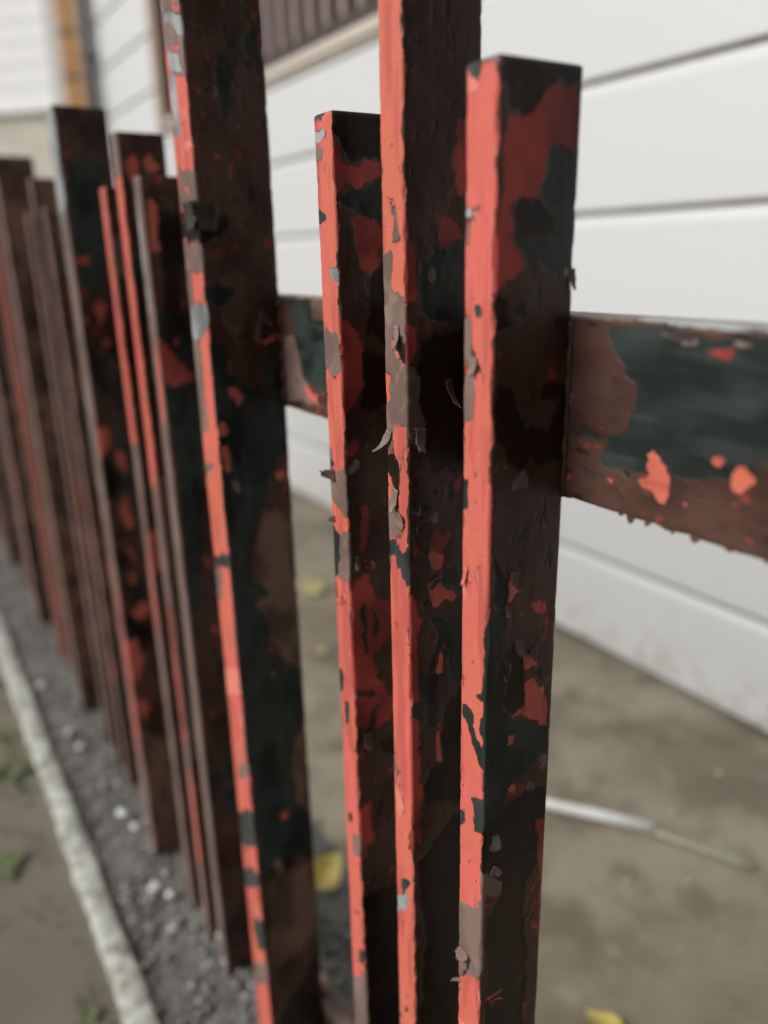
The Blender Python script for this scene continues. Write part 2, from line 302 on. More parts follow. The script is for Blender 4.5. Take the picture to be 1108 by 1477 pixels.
  ('g', [(3.7,239.1),(3.6,217.3),(4.8,157),(46.6,150.9),(49.8,166.5),(54.1,175.8),(53.4,183.7),(59.5,184.3),(62.9,199.2),(57.1,201.3),(53.9,210.6),(62.4,214.4),(64.8,225.4),(64.6,237.3),(50.3,233.3),(46.4,225.4),(30.4,220.6),(24.5,222.8),(25,227.4),(18,231.3),(12.2,236.7)]),
  ('r', [(53,212.2),(57.1,207.2),(57.1,201.3),(64.5,200.5),(72.3,201.1),(74.4,204.7),(69.9,207.4),(68.2,216.9),(60.8,213)]),
  ('r', [(50.7,182.1),(48.9,179),(51.4,176.8),(54.3,179.6)]),
  ('r', [(51.9,171.1),(49,167.8),(54,164.7),(60.6,166.3),(61.4,171.7),(58.1,172.8)]),
  ('m', [(5.5,211.2),(6.4,194.6),(7.6,195.8),(7,209.7)]),  # this and the next patch: highlights painted in near the rail's top
  ('m', [(6.1,180.7),(6.5,172.3),(8.1,169.8),(7.7,176.9)]),
  ('k', [(64.6,224.6),(64,218.9),(67,220.3)]),
  ('k', [(64.6,190.5),(65.4,183.6),(67.5,184.7)]),
  ('d', [(8.6,191.8),(8.7,179.2),(12,180),(11.8,190.1)]),
  ('g', [(1.5,550.9),(1.2,491.1),(67.5,493.8),(63.8,519.2),(58.4,534.2),(27.4,546.3)]),
  ('m', [(28.6,563),(27.4,546.3),(58.4,534.2),(76.6,509.3),(79.6,570.4)]),
  ('y', [(3,519.9),(2.1,494.7),(14.3,495.8),(15.2,513.9)]),
  ('s', [(60.3,550.6),(60.9,540.5),(64.9,543)]),
  ('r', [(65.2,531),(68.2,512.1),(75.7,514.8),(70.7,531.7)]),
 ],
}
# ------------------------------------------------------------------ helpers
def tag(o, label=None, cat=None, group=None, kind=None):
    if label: o['label'] = label
    if cat: o['category'] = cat
    if group: o['group'] = group
    if kind: o['kind'] = kind
    return o

def link(name, mesh, mats=(), parent=None):
    o = bpy.data.objects.new(name, mesh)
    C.objects.link(o)
    for m in (mats if isinstance(mats, (list, tuple)) else [mats]):
        if m.name not in mesh.materials: mesh.materials.append(m)
    if parent: o.parent = parent
    return o

def empty(name, loc=(0, 0, 0)):
    o = bpy.data.objects.new(name, None)
    C.objects.link(o)
    o.location = loc
    o.empty_display_size = 0.05
    return o

def mesh_from(name, verts, faces, smooth=False):
    me = bpy.data.meshes.new(name)
    me.from_pydata([tuple(map(float, v)) for v in verts], [], faces)
    me.update()
    if smooth:
        for p in me.polygons: p.use_smooth = True
    return me

def box_mesh(name, x0, x1, y0, y1, z0, z1, bevel=0.0):
    bm = bmesh.new()
    bmesh.ops.create_cube(bm, size=1)
    for v in bm.verts:
        v.co = ((x0 + x1) / 2 + v.co.x * (x1 - x0), (y0 + y1) / 2 + v.co.y * (y1 - y0), (z0 + z1) / 2 + v.co.z * (z1 - z0))
    if bevel: bmesh.ops.bevel(bm, geom=bm.edges[:], offset=bevel, segments=2, affect='EDGES', profile=0.6)
    me = bpy.data.meshes.new(name)
    bm.to_mesh(me); bm.free()
    return me

def tube_mesh(name, pts, radii, n=12, cap=True, wob=0.0):
    verts = []; faces = []
    P = [Vector(p) for p in pts]
    for i, p in enumerate(P):
        d = (P[min(i + 1, len(P) - 1)] - P[max(i - 1, 0)]).normalized()
        a = d.cross(Vector((0, 0, 1)) if abs(d.z) < .9 else Vector((1, 0, 0))).normalized()
        b = d.cross(a)
        for k in range(n):
            t = 2 * math.pi * k / n
            r = radii[i] * (1 + wob * rng.uniform(-1, 1))
            verts.append(p + a * math.cos(t) * r + b * math.sin(t) * r)
    for i in range(len(P) - 1):
        for k in range(n):
            faces.append((i * n + k, i * n + (k + 1) % n, (i + 1) * n + (k + 1) % n, (i + 1) * n + k))
    if cap:
        faces.append(tuple(range(n))); faces.append(tuple(reversed(range((len(P) - 1) * n, len(P) * n))))
    me = mesh_from(name, verts, faces, True)
    bm = bmesh.new(); bm.from_mesh(me); bmesh.ops.recalc_face_normals(bm, faces=bm.faces[:]); bm.to_mesh(me); bm.free()
    return me

# value noise on a lattice (numpy), range about -1..1
def vnoise(x, y, seed=0):
    xi = np.floor(x).astype(np.int64); yi = np.floor(y).astype(np.int64)
    fx = x - xi; fy = y - yi
    fx = fx * fx * (3 - 2 * fx); fy = fy * fy * (3 - 2 * fy)
    def hsh(a, b):
        h = (a * 374761393 + b * 668265263 + seed * 974711) & 0xffffffff
        h = ((h ^ (h >> 13)) * 1274126177) & 0xffffffff
        return ((h ^ (h >> 16)) & 0xffff) / 32767.5 - 1
    return (hsh(xi, yi) * (1 - fx) + hsh(xi + 1, yi) * fx) * (1 - fy) + (hsh(xi, yi + 1) * (1 - fx) + hsh(xi + 1, yi + 1) * fx) * fy

def fbm(x, y, seed=0, octv=3):
    s = 0; a = 1; t = 0
    for i in range(octv):
        s = s + a * vnoise(x * 2 ** i, y * 2 ** i, seed + i * 17); t += a; a *= .5
    return s / t

def poly_sdf(pu, pt, poly):
    P = np.array(poly, float); Q = np.roll(P, -1, 0)
    d = np.full(pu.shape, 1e9); inside = np.zeros(pu.shape, bool)
    for (ax, ay), (bx, by) in zip(P, Q):
        ex, ey = bx - ax, by - ay
        L = ex * ex + ey * ey + 1e-9
        h = np.clip(((pu - ax) * ex + (pt - ay) * ey) / L, 0, 1)
        d = np.minimum(d, (pu - ax - h * ex) ** 2 + (pt - ay - h * ey) ** 2)
        if by != ay:
            c = ((ay > pt) != (by > pt)) & (pu < ex * (pt - ay) / ey + ax)
            inside ^= c
    d = np.sqrt(d)
    return np.where(inside, d, -d)

# ------------------------------------------------------------------ node helpers and materials
class N:
    def __init__(s, name):
        s.m = bpy.data.materials.new(name); s.m.use_nodes = True
        s.t = s.m.node_tree; s.n = s.t.nodes; s.l = s.t.links
        s.bsdf = s.n['Principled BSDF']
    def new(s, typ, **kw):
        o = s.n.new(typ)
        for k, v in kw.items(): setattr(o, k, v)
        return o
    def put(s, sock, v):
        if isinstance(v, bpy.types.NodeSocket): s.l.new(v, sock)
        else: sock.default_value = v
    def math(s, op, a, b=0.0, clamp=False):
        o = s.new('ShaderNodeMath', operation=op, use_clamp=clamp)
        s.put(o.inputs[0], a); s.put(o.inputs[1], b)
        return o.outputs[0]
    def mix(s, f, a, b):
        o = s.new('ShaderNodeMix', data_type='RGBA')
        s.put(o.inputs[0], f)
        s.put(o.inputs[6], a if isinstance(a, bpy.types.NodeSocket) else (*a, 1))
        s.put(o.inputs[7], b if isinstance(b, bpy.types.NodeSocket) else (*b, 1))
        return o.outputs[2]
    def mixf(s, f, a, b):
        o = s.new('ShaderNodeMix', data_type='FLOAT')
        s.put(o.inputs[0], f); s.put(o.inputs[2], a); s.put(o.inputs[3], b)
        return o.outputs[0]
    def noise(s, scale, detail=3, rough=.5, vec=None, dist=0.0):
        o = s.new('ShaderNodeTexNoise')
        o.inputs['Scale'].default_value = scale; o.inputs['Detail'].default_value = detail
        o.inputs['Roughness'].default_value = rough; o.inputs['Distortion'].default_value = dist
        if vec is not None: s.l.new(vec, o.inputs['Vector'])
        return o.outputs['Fac']
    def ramp(s, f, lo, hi, a=0.0, b=1.0):
        o = s.new('ShaderNodeMapRange', interpolation_type='SMOOTHSTEP')
        s.put(o.inputs[0], f)
        for i, v in enumerate((lo, hi, a, b)): o.inputs[i + 1].default_value = v
        return o.outputs[0]
    def coord(s, kind='Object', scale=None):
        o = s.new('ShaderNodeTexCoord').outputs[kind]
        if scale:
            mp = s.new('ShaderNodeMapping'); mp.inputs['Scale'].default_value = scale
            s.l.new(o, mp.inputs['Vector']); o = mp.outputs[0]
        return o
    def bump(s, h, strength, dist, prev=None):
        o = s.new('ShaderNodeBump'); o.inputs['Strength'].default_value = strength; o.inputs['Distance'].default_value = dist
        s.l.new(h, o.inputs['Height'])
        if prev is not None: s.l.new(prev, o.inputs['Normal'])
        return o.outputs[0]
    def out(s, color=None, rough=None, normal=None, spec=None):
        b = s.bsdf
        if color is not None: s.put(b.inputs['Base Color'], color if isinstance(color, bpy.types.NodeSocket) else (*color, 1))
        if rough is not None: s.put(b.inputs['Roughness'], rough)
        if normal is not None: s.l.new(normal, b.inputs['Normal'])
        if spec is not None: b.inputs['Specular IOR Level'].default_value = spec
        return s.m

BROWN = (.072, .037, .027)
COL = dict(r=(.57, .122, .096), g=(.026, .033, .030), k=(.020, .012, .0075), m=(.190, .128, .106), s=(.235, .245, .24), d=(.34, .056, .044), p=(.63, .19, .14), y=(.140, .084, .060), b=BROWN)
LAY = [('la', 'rgk'), ('lb', 'msd'), ('lc', 'pyS'), ('ld', 'TMN')]      # coats, then slow stain, streak, mottle and nick fields
ROUGH = dict(r=.5, g=.24, k=.30, m=.38, s=.35, d=.42, p=.55, y=.36, b=.33)
HGT = dict(r=.35, g=.18, k=.0, m=.9, s=.05, d=.5, p=.42, y=.85, b=.85)

def paint_material():
    k = N('peeling_enamel')
    co = k.coord('Object')
    fine = k.noise(760, 2, .6, co)
    field = {}
    for att, chars in LAY:
        a = k.new('ShaderNodeAttribute', attribute_name=att)
        sep = k.new('ShaderNodeSeparateXYZ')
        k.l.new(a.outputs['Vector'], sep.inputs[0])
        for i, ch in enumerate(chars): field[ch] = sep.outputs[i]
    slow, streak, mid, nick = (field[q] for q in 'STMN')
    n = k.math('ADD', k.math('MULTIPLY', k.math('SUBTRACT', fine, .5), 1.9), k.math('MULTIPLY', k.math('SUBTRACT', mid, .5), 1.6))
    def tint(c, lo=.78, hi=1.18):
        o = k.new('ShaderNodeHueSaturation'); o.inputs['Color'].default_value = (*c, 1)
        k.l.new(k.ramp(slow, .3, .7, lo, hi), o.inputs['Value'])
        return o.outputs[0]
    dusty = k.ramp(streak, .45, .75, 0, .22)
    col = k.mix(dusty, tint(BROWN, .7, 1.25), (.105, .062, .043))
    rough = k.mixf(0.0, ROUGH['b'], .4); hgt = k.mixf(0.0, HGT['b'], HGT['b'])
    for ch in 'ydkgrmps':
        wd = dict(y=2.2, d=.9, k=1.2, g=1.05, m=.45, r=.34).get(ch, .26)        # smeared undercoats, crisp primer and chips
        f = k.ramp(k.math('ADD', field[ch], k.math('MULTIPLY', n, dict(g=1.5, k=1.5, d=1.3, y=1.5, r=.9, s=.8).get(ch, .7))), -wd, wd)
        base = COL[ch]
        c = tint(base, .74, 1.04) if ch in 'rpm' else tint(base, .6, 1.4)
        if ch == 'r':    # sun-faded and chalky in places, tiny nicks through to the primer
            c = k.mix(k.ramp(mid, .52, .74, 0, .35), c, COL['p'])
            c = k.mix(k.ramp(slow, .40, .62, .5, 0), c, (.66, .180, .098))
            c = k.mix(k.ramp(streak, .46, .68, 0, .75), c, (.40, .080, .066))
            c = k.mix(k.ramp(k.math('ADD', fine, k.math('MULTIPLY', mid, .5)), .78, 1.0, 0, .5), c, (.36, .085, .068))
            c = k.mix(k.ramp(nick, .80, .86, 0, .75), c, (.10, .06, .055))
        if ch == 'm': c = k.mix(k.ramp(mid, .55, .8, 0, .4), c, (.29, .215, .19))
        if ch == 'g': c = k.mix(k.ramp(streak, .5, .8, 0, .45), c, (.058, .066, .062))
        col = k.mix(f, col, c)
        rough = k.mixf(f, rough, ROUGH[ch]); hgt = k.mixf(f, hgt, HGT[ch])
    rough = k.math('ADD', rough, k.math('MULTIPLY', k.math('SUBTRACT', slow, .5), .3))
    h = k.math('ADD', hgt, k.math('MULTIPLY', fine, .22))
    nb = k.bump(h, .55, .0006)
    return k.out(col, rough, nb, .20)
PAINT = paint_material()

def simple(name, col, rough=.6, var=.15, scale=40, bump=0.0, bd=.001, spec=.4):
    k = N(name); co = k.coord('Object')
    nz = k.noise(scale, 5, .6, co)
    hv = k.new('ShaderNodeHueSaturation'); hv.inputs['Color'].default_value = (*col, 1)
    k.l.new(k.ramp(nz, .25, .75, 1 - var, 1 + var), hv.inputs['Value'])
    nb = k.bump(k.noise(scale * 4, 4, .6, co), bump, bd) if bump else None
    return k.out(hv.outputs[0], rough, nb, spec)

# ------------------------------------------------------------------ the ground
def ground_material():
    k = N('dirty_concrete_and_soil'); co = k.coord('Object')
    big = k.noise(2.6, 4, .55, co, .3); midn = k.noise(9, 5, .6, co); fine = k.noise(120, 4, .65, co); grit = k.noise(420, 2, .6, co)
    col = k.mix(k.ramp(big, .38, .64), (.215, .183, .132), (.36, .318, .238))
    col = k.mix(k.ramp(midn, .44, .66, 0, .75), col, (.150, .122, .086))
    col = k.mix(k.ramp(k.noise(21, 3, .6, co, .5), .60, .72, 0, .5), col, (.37, .34, .28))
    col = k.mix(k.ramp(fine, .45, .75, 0, .35), col, (.13, .112, .085))
    col = k.mix(k.ramp(grit, .64, .76, 0, .25), col, (.40, .37, .31))
    h = k.math('ADD', k.math('MULTIPLY', midn, .5), k.math('ADD', k.math('MULTIPLY', fine, .3), k.math('MULTIPLY', grit, .15)))
    return k.out(col, k.ramp(big, .4, .62, .55, .85), k.bump(h, .8, .006), .4)
GROUND = ground_material()
def sheet(name, x0, x1, y0, y1, nx, ny, fz, mat, kind='structure'):
    xs = np.linspace(x0, x1, nx); ys = np.linspace(y0, y1, ny)
    X, Y = np.meshgrid(xs, ys)
    Z = fz(X, Y)
    V = np.stack([X, Y, Z], -1).reshape(-1, 3)
    F = [(j * nx + i, j * nx + i + 1, (j + 1) * nx + i + 1, (j + 1) * nx + i) for j in range(ny - 1) for i in range(nx - 1)]
    o = link(name, mesh_from(name, V, F, True), mat)
    o['kind'] = kind
    return o
sheet('ground', -60, 60, -60, 120, 9, 9, lambda x, y: x * 0 - .02, simple('far_ground_earth', (.16, .145, .11), .9, .3, .6))
sheet('yard_ground', .42, 1.40, -2.0, 7.2, 60, 300, lambda x, y: .004 * fbm(x * 5, y * 5, 3) + .0015 * fbm(x * 30, y * 30, 5) - .012 * np.clip((.47 - x) / .05, 0, 1), GROUND)
BED = simple('damp_gravel_bed', (.165, .16, .145), .38, .35, 60, .9, .006)
sheet('gravel_bed', .128, .44, -2.0, 7.2, 40, 600, lambda x, y: -.008 + .006 * fbm(x * 22, y * 22, 9), BED)
def soil_material():
    k = N('mossy_soil'); co = k.coord('Object')
    a = k.noise(7, 4, .6, co); b = k.noise(34, 4, .6, co)
    col = k.mix(k.ramp(a, .4, .65), (.075, .068, .050), (.185, .185, .125))
    col = k.mix(k.ramp(b, .5, .75, 0, .6), col, (.055, .05, .036))
    return k.out(col, .9, k.bump(b, 1, .012), .2)
sheet('verge', -.75, .098, -2.0, 7.2, 60, 400, lambda x, y: -.030 + .012 * fbm(x * 10, y * 10, 11) + .004 * fbm(x * 40, y * 40, 12), soil_material())
sheet('road', -7.0, -.75, -30, 60, 4, 30, lambda x, y: x * 0 - .016, simple('asphalt', (.05, .05, .052), .85, .3, 90, .5, .003))

def kerb_mesh():
    prof = [(.0955, -.05), (.0955, -.006), (.0965, .0005), (.1000, .0020), (.112, .0026), (.1235, .0022), (.1275, .0012), (.1300, -.003), (.1305, -.05)]
    n = 560; V = []; F = []
    ys = np.linspace(-1.5, 7.0, n)
    for j, y in enumerate(ys):
        for i, (x, z) in enumerate(prof):
            e = 1 if 0 < i < 8 else .6
            dx = (.0038 * fbm(np.array(y * 14), np.array(i * .9), 21) + .0055 * fbm(np.array(y * 60), np.array(i * 1.3), 22)) * e
            dz = (.0012 * fbm(np.array(y * 17), np.array(i * .7), 23) + .0016 * fbm(np.array(y * 70), np.array(i * 1.1), 24)) * (0 if z < 0 else 1)
            chip = max(0, float(vnoise(np.array(y * 22), np.array(i * .2), 25)) - .55) * .016 * (1 if i in (1, 2, 6, 7) else .25)
            V.append((x + float(dx), y, z + float(dz) - chip))
    m = len(prof)
    for j in range(n - 1):
        for i in range(m - 1): F.append((j * m + i, (j + 1) * m + i, (j + 1) * m + i + 1, j * m + i + 1))
    return mesh_from('kerb', V, F, True)
kk = N('weathered_kerb_concrete'); kc = kk.coord('Object')
kcol = kk.mix(kk.ramp(kk.noise(30, 5, .65, kc), .35, .65), (.26, .265, .23), (.53, .54, .49))
kcol = kk.mix(kk.ramp(kk.noise(24, 5, .7, kc), .50, .64, 0, .85), kcol, (.20, .20, .16))
kerb = link('kerb', kerb_mesh(), kk.out(kcol, .9, kk.bump(kk.noise(160, 4, .7, kc), 1, .0014), .2)); kerb['kind'] = 'structure'

# gravel: loose stones nobody could count
def stone(r, seed):
    rr = random.Random(seed); bm = bmesh.new()
    bmesh.ops.create_icosphere(bm, subdivisions=1, radius=1)
    a, b, c = rr.uniform(.75, 1.3), rr.uniform(.7, 1.1), rr.uniform(.45, .8)
    for v in bm.verts:
        q = rr.uniform(.8, 1.15)
        v.co = Vector((v.co.x * a * q, v.co.y * b * q, v.co.z * c * q)) * r
    V = [v.co.copy() for v in bm.verts]; F = [tuple(v.index for v in f.verts) for f in bm.faces]
    bm.free(); return V, F
kinds = [stone(1, s) for s in range(12)]
def stones(name, n, box, rlo, rhi, seed, mat, dens=None):
    rr = random.Random(seed); V = []; F = []
    while n > 0:
        x = rr.uniform(box[0], box[1]); y = box[2] + (box[3] - box[2]) * rr.random() ** 1.25
        n -= 1
        r = rlo + (rhi - rlo) * rr.random() ** 2.4
        sv, sf = kinds[rr.randrange(12)]
        q = Matrix.Rotation(rr.uniform(0, 6.28), 3, 'Z') @ Matrix.Rotation(rr.uniform(-.5, .5), 3, 'X')
        b = len(V); zz = -.006 + r * rr.uniform(-.25, .35)
        for v in sv: V.append((q @ v) * r + Vector((x, y, zz)))
        F += [tuple(i + b for i in f) for f in sf]
    o = link(name, mesh_from(name, V, F, True), mat)
    o['kind'] = 'stuff'
    return o
gk = N('gravel_stone'); gc = gk.coord('Object')
vor = gk.new('ShaderNodeTexVoronoi'); vor.inputs['Scale'].default_value = 75; gk.l.new(gc, vor.inputs['Vector'])
sepv = gk.new('ShaderNodeSeparateColor'); gk.l.new(vor.outputs['Color'], sepv.inputs[0])
gcol = gk.mix(gk.ramp(sepv.outputs[0], .0, 1.0), (.14, .137, .128), (.27, .265, .248))
gcol = gk.mix(gk.ramp(sepv.outputs[1], .88, .93, 0, .8), gcol, (.46, .45, .43))
gcol = gk.mix(gk.ramp(gk.noise(3.5, 3, .6, gc), .52, .66, 0, .4), gcol, (.15, .155, .105))
GRAVEL = gk.out(gcol, gk.ramp(sepv.outputs[2], 0, 1, .16, .6), gk.bump(gk.noise(260, 3, .6, gc), .6, .002), .5)
g = stones('gravel', 9000, (.124, .455, .35, 3.4), .0014, .0075, 5, GRAVEL)
tag(g, 'loose dark grey gravel lying along the foot of the fence', 'gravel')
g3 = stones('verge_litter', 1600, (-.30, .092, .45, 3.2), .0012, .0070, 15, simple('dark_soil_crumb', (.11, .10, .078), .85, .5, 50))
g3.location.z = -.022
tag(g3, 'dark soil crumbs and small stones on the verge left of the kerb', 'litter')
g2 = stones('yard_grit', 600, (.44, 1.20, .25, 2.9), .0010, .0042, 8, simple('pale_grit', (.30, .275, .22), .8, .35, 60))
tag(g2, 'fine grit scattered over the beige yard behind the fence', 'grit')
# ------------------------------------------------------------------ painted steel bars of the fence
def painted_bar(name, axes, origin, da, fb, t0, t1, step_u, step_t, patches, seed, front='r', parent=None, wild=1.0, flip=False, side='b', fine_=True):
    """A bar whose section spans da along axis A (its side face, u = 0..da) and fb along axis B (its front
    face, u = 0..-fb) and which runs along axis T from t0 to t1.  u, t and all patch outlines are in millimetres."""
    A, B, T = axes; A, B, T = Vector(A), Vector(B), Vector(T)
    rad = 1.4
    prof = []            # (a, b, u, zone, normal a, normal b)
    def run(p, q, u0, u1, zone, nrm, step):
        n = max(1, int(math.ceil(math.hypot(q[0] - p[0], q[1] - p[1]) / step)))
        for i in range(n + 1):
            f = i / n
            prof.append((p[0] + (q[0] - p[0]) * f, p[1] + (q[1] - p[1]) * f, u0 + (u1 - u0) * f, zone, nrm[0], nrm[1]))
    def arc(cx, cy, a0, a1, u0, u1, zone, n=3):
        for i in range(1, n):
            f = i / n; a = a0 + (a1 - a0) * f
            prof.append((cx + rad * math.cos(a), cy + rad * math.sin(a), u0 + (u1 - u0) * f, zone, math.cos(a), math.sin(a)))
    pi = math.pi
    run((da - rad, 0), (rad, 0), da - rad, rad, 0, (0, -1), step_u)                     # side face
    arc(rad, rad, -pi / 2, -pi, rad, -rad, 1, 4)
    run((0, rad), (0, fb - rad), -rad, -(fb - rad), 2, (-1, 0), step_u)                 # front face
    arc(rad, fb - rad, pi, pi / 2, -(fb - rad), -(fb + rad), 3, 4)
    run((rad, fb), (da - rad, fb), -(fb + rad), -(fb + da - rad), 4, (0, 1), 6)
    arc(da - rad, fb - rad, pi / 2, 0, 0, 0, 5)
    run((da, fb - rad), (da, rad), da + 9, da + 1.5, 5, (1, 0), 6)
    arc(da - rad, rad, 0, -pi / 2, da + 1, da, 5)
    PR = np.array([(p[0], p[1], p[2], p[4], p[5]) for p in prof]); zone = np.array([p[3] for p in prof])
    m = len(prof); nt = int((t1 - t0) / step_t) + 1
    ts = np.linspace(t0 + rad * .6, t1 - rad * .6, nt)
    u = np.repeat(PR[None, :, 2], nt, 0); t = np.repeat(ts[:, None], m, 1)
    Z = np.repeat(zone[None], nt, 0)
    # ragged outlines: the coordinates are warped before the outlines are tested
    wu = u + 2.6 * fbm(u / 8, t / 10, seed) + 1.3 * fbm(u / 2.4, t / 3.0, seed + 1)
    wt = t + 3.2 * fbm(u / 8, t / 10, seed + 2) + 1.5 * fbm(u / 2.4, t / 3.0, seed + 3)
    lay = {c: np.full(u.shape, -6.0) for c in 'brgkmsdpy'}
    def paint(c, s):
        s = np.clip(s, -6, 6)
        for q in lay: lay[q] = np.maximum(lay[q], s) if q == c else np.minimum(lay[q], -s)
    paint(side, np.full(u.shape, 6.0))
    dark = np.where((Z == 0) | (Z >= 4), 1.0, -1.0)
    # weathering of its own: green undercoat, red primer and dark scabs on the side, chips on the front
    paint('g', np.where(dark > 0, 9 * (fbm(wu / 26, wt / 60, seed + 5) - .30 / wild), -6))
    paint('r', np.where(dark > 0, 7 * (fbm(wu / 14, wt / 26, seed + 6) - .50 / wild), -6))
    paint('k', np.where(dark > 0, 7 * (fbm(wu / 12, wt / 22, seed + 7) - .46 / wild), -6))
    # small scabs and islets everywhere on the sheltered side
    for c_, sc, th_ in (('d', 4.5, .47), ('g', 4.0, .50), ('k', 3.4, .50), ('m', 3.0, .60), ('r', 3.6, .62)):
        paint(c_, np.where(dark > 0, 4 * (fbm(wu / sc, wt / (sc * 1.9), seed + 40 + ord(c_), 3) + .22 * fbm(u / 30, t / 60, seed + 90 + ord(c_)) - th_ - .075 / max(wild, .6) * (.6 if not fine_ else 1)), -6))
    frontm = np.where((wu < .2) & (Z >= 1) & (Z <= 3), np.minimum(.2 - wu, 6), np.maximum(.2 - wu, -6))
    frontm = np.where(Z >= 4, -6, frontm)
    paint(front, frontm)
    inF = frontm > 0
    if front == 'r':
        paint('p', np.where(inF, 6 * (fbm(wu / 7, wt / 20, seed + 8) - .52), -6))
        edge = np.minimum(np.abs(wu), np.abs(wu + fb))
        paint('m', np.where(inF, 6 * (fbm(wu / 6, wt / 17, seed + 9) - .50 - edge * .035), -6))
        paint('d', np.where(inF, 5 * (fbm(wu / 2.6, wt / 11, seed + 19) + .25 * fbm(u / 9, t / 50, seed + 20) - .10 - edge * .34), -6))
        paint('g', np.where(inF, 5 * (fbm(wu / 3.0, wt / 7, seed + 10) - .60 - edge * .04), -6))
    else:
        paint('r', np.where(inF, 6 * (fbm(wu / 8, wt / 28, seed + 8) - .42), -6))
        paint('g', np.where(inF, 6 * (fbm(wu / 5, wt / 15, seed + 9) - .48), -6))
    for c, poly in patches:
        P = np.array(poly); lo = P[:, 1].min() - 8; hi = P[:, 1].max() + 8
        j0, j1 = np.searchsorted(ts, [lo, hi])
        if j1 <= j0: continue
        s = np.full(u.shape, -6.0)
        qs = seed * 31 + len(poly) * 7 + int(abs(poly[0][1]))
        br = (1.9 if P[:, 0].mean() > 0 else (2.4 if fb > 30 else .9)) * fbm(wu[j0:j1] / 5, wt[j0:j1] / 8, qs, 4) + .5 * fbm(u[j0:j1] / 1.7, t[j0:j1] / 2.2, qs + 1, 2)
        d_ = poly_sdf(wu[j0:j1], wt[j0:j1], poly)
        s[j0:j1] = np.clip(d_ + np.where(d_ > -4, br, 0), -6, 6)
        # side-face outlines stay on the side, front-face outlines on the front (they may run a little over the arris)
        if P[:, 0].mean() > 0: s = np.where((Z == 2) & (u < -2.2) | (Z >= 4), -6, s)
        else: s = np.where((Z == 0) & (u > 2.2) | (Z >= 4), -6, s)
        paint(c, s)
    # shape: hand-brushed, slightly uneven steel, coats of real thickness, knocked arrises
    thick = np.zeros(u.shape)
    for c in HGT: thick += HGT[c] * np.clip(lay[c] / .8 + .5, 0, 1)
    disp = .20 * thick + .22 * fbm(u / 16, t / 30, seed + 11) + .10 * fbm(u / 3, t / 4, seed + 12)
    arris = ((Z == 1) | (Z == 3) | (Z == 5))
    disp = disp - np.where(arris, np.maximum(0, fbm(u / 30 + 5, t / 9, seed + 13) - .15) * 1.6, 0)
    o3 = Vector(origin)
    a = PR[None, :, 0] + disp * PR[None, :, 3]; b = PR[None, :, 1] + disp * PR[None, :, 4]
    V = (np.array(o3)[None, None] + (a[..., None] * np.array(A) + b[..., None] * np.array(B) + t[..., None] * np.array(T)) / 1000).reshape(-1, 3)
    F = []
    for j in range(nt - 1):
        r0 = j * m; r1 = r0 + m
        for i in range(m):
            k = (i + 1) % m
            F.append((r0 + i, r1 + i, r1 + k, r0 + k))
    # end caps: a small chamfer ring, then the closed end
    V = V.tolist()
    lay['S'] = fbm(u / 22, t / 34, seed + 14, 4) * .5 + .5
    lay['T'] = fbm(u / 5, t / 45, seed + 15, 4) * .5 + .5
    lay['M'] = fbm(u / 4.5, t / 5.5, seed + 16, 3) * .5 + .5
    lay['N'] = fbm(u / 2.2, t / 4.2, seed + 18, 2) * .5 + .5
    rows = {c: lay[c].reshape(-1).tolist() for c in lay}
    for end, row, tt in ((0, 0, t0), (1, nt - 1, t1)):
        base = len(V)
        for i in range(m):
            aa = da / 2 + (PR[i, 0] - da / 2) * (1 - 1.6 / da); bb = fb / 2 + (PR[i, 1] - fb / 2) * (1 - 1.6 / fb)
            V.append(list(np.array(o3) + (aa * np.array(A) + bb * np.array(B) + tt * np.array(T)) / 1000))
            for c in rows: rows[c].append(rows[c][row * m + i] if c != 'm' else max(rows[c][row * m + i], -1))
        for i in range(m):
            k = (i + 1) % m
            q = (row * m + i, base + i, base + k, row * m + k)
            F.append(q if end else tuple(reversed(q)))
        cap = tuple(base + i for i in range(m))
        F.append(tuple(reversed(cap)) if end else cap)
    if not flip: F = [tuple(reversed(f)) for f in F]
    me = mesh_from(name, V, F, False)
    sm = np.ones(len(me.polygons), bool); me.polygons.foreach_set('use_smooth', sm)
    for att, chars in LAY:
        at = me.attributes.new(att, 'FLOAT_VECTOR', 'POINT')
        D = np.zeros((len(V), 3), np.float32)
        for i, c in enumerate(chars): D[:, i] = rows[c]
        at.data.foreach_set('vector', D.reshape(-1))
    bm = bmesh.new(); bm.from_mesh(me); bmesh.ops.recalc_face_normals(bm, faces=bm.faces[:]); bm.to_mesh(me); bm.free()
    return link(name, me, PAINT, parent)

def coat(name, col, rough=.45):
    return simple(name, col, rough, .22, 120, .5, .0006, .35)
M_BROWN = coat('brown_topcoat_flake', BROWN, .4)
M_MAUVE = coat('dusty_brown_flake', COL['m'], .5)
M_RED = coat('red_primer_flake', COL['r'], .55)
M_PINK = coat('pale_red_flake_back', (.40, .22, .18), .7)
M_GREY = coat('grey_flake_back', (.22, .205, .19), .55)
M_BLACK = coat('black_scab', COL['k'], .5)
PICK = ((1, 0, 0), (0, 1, 0), (0, 0, 1))

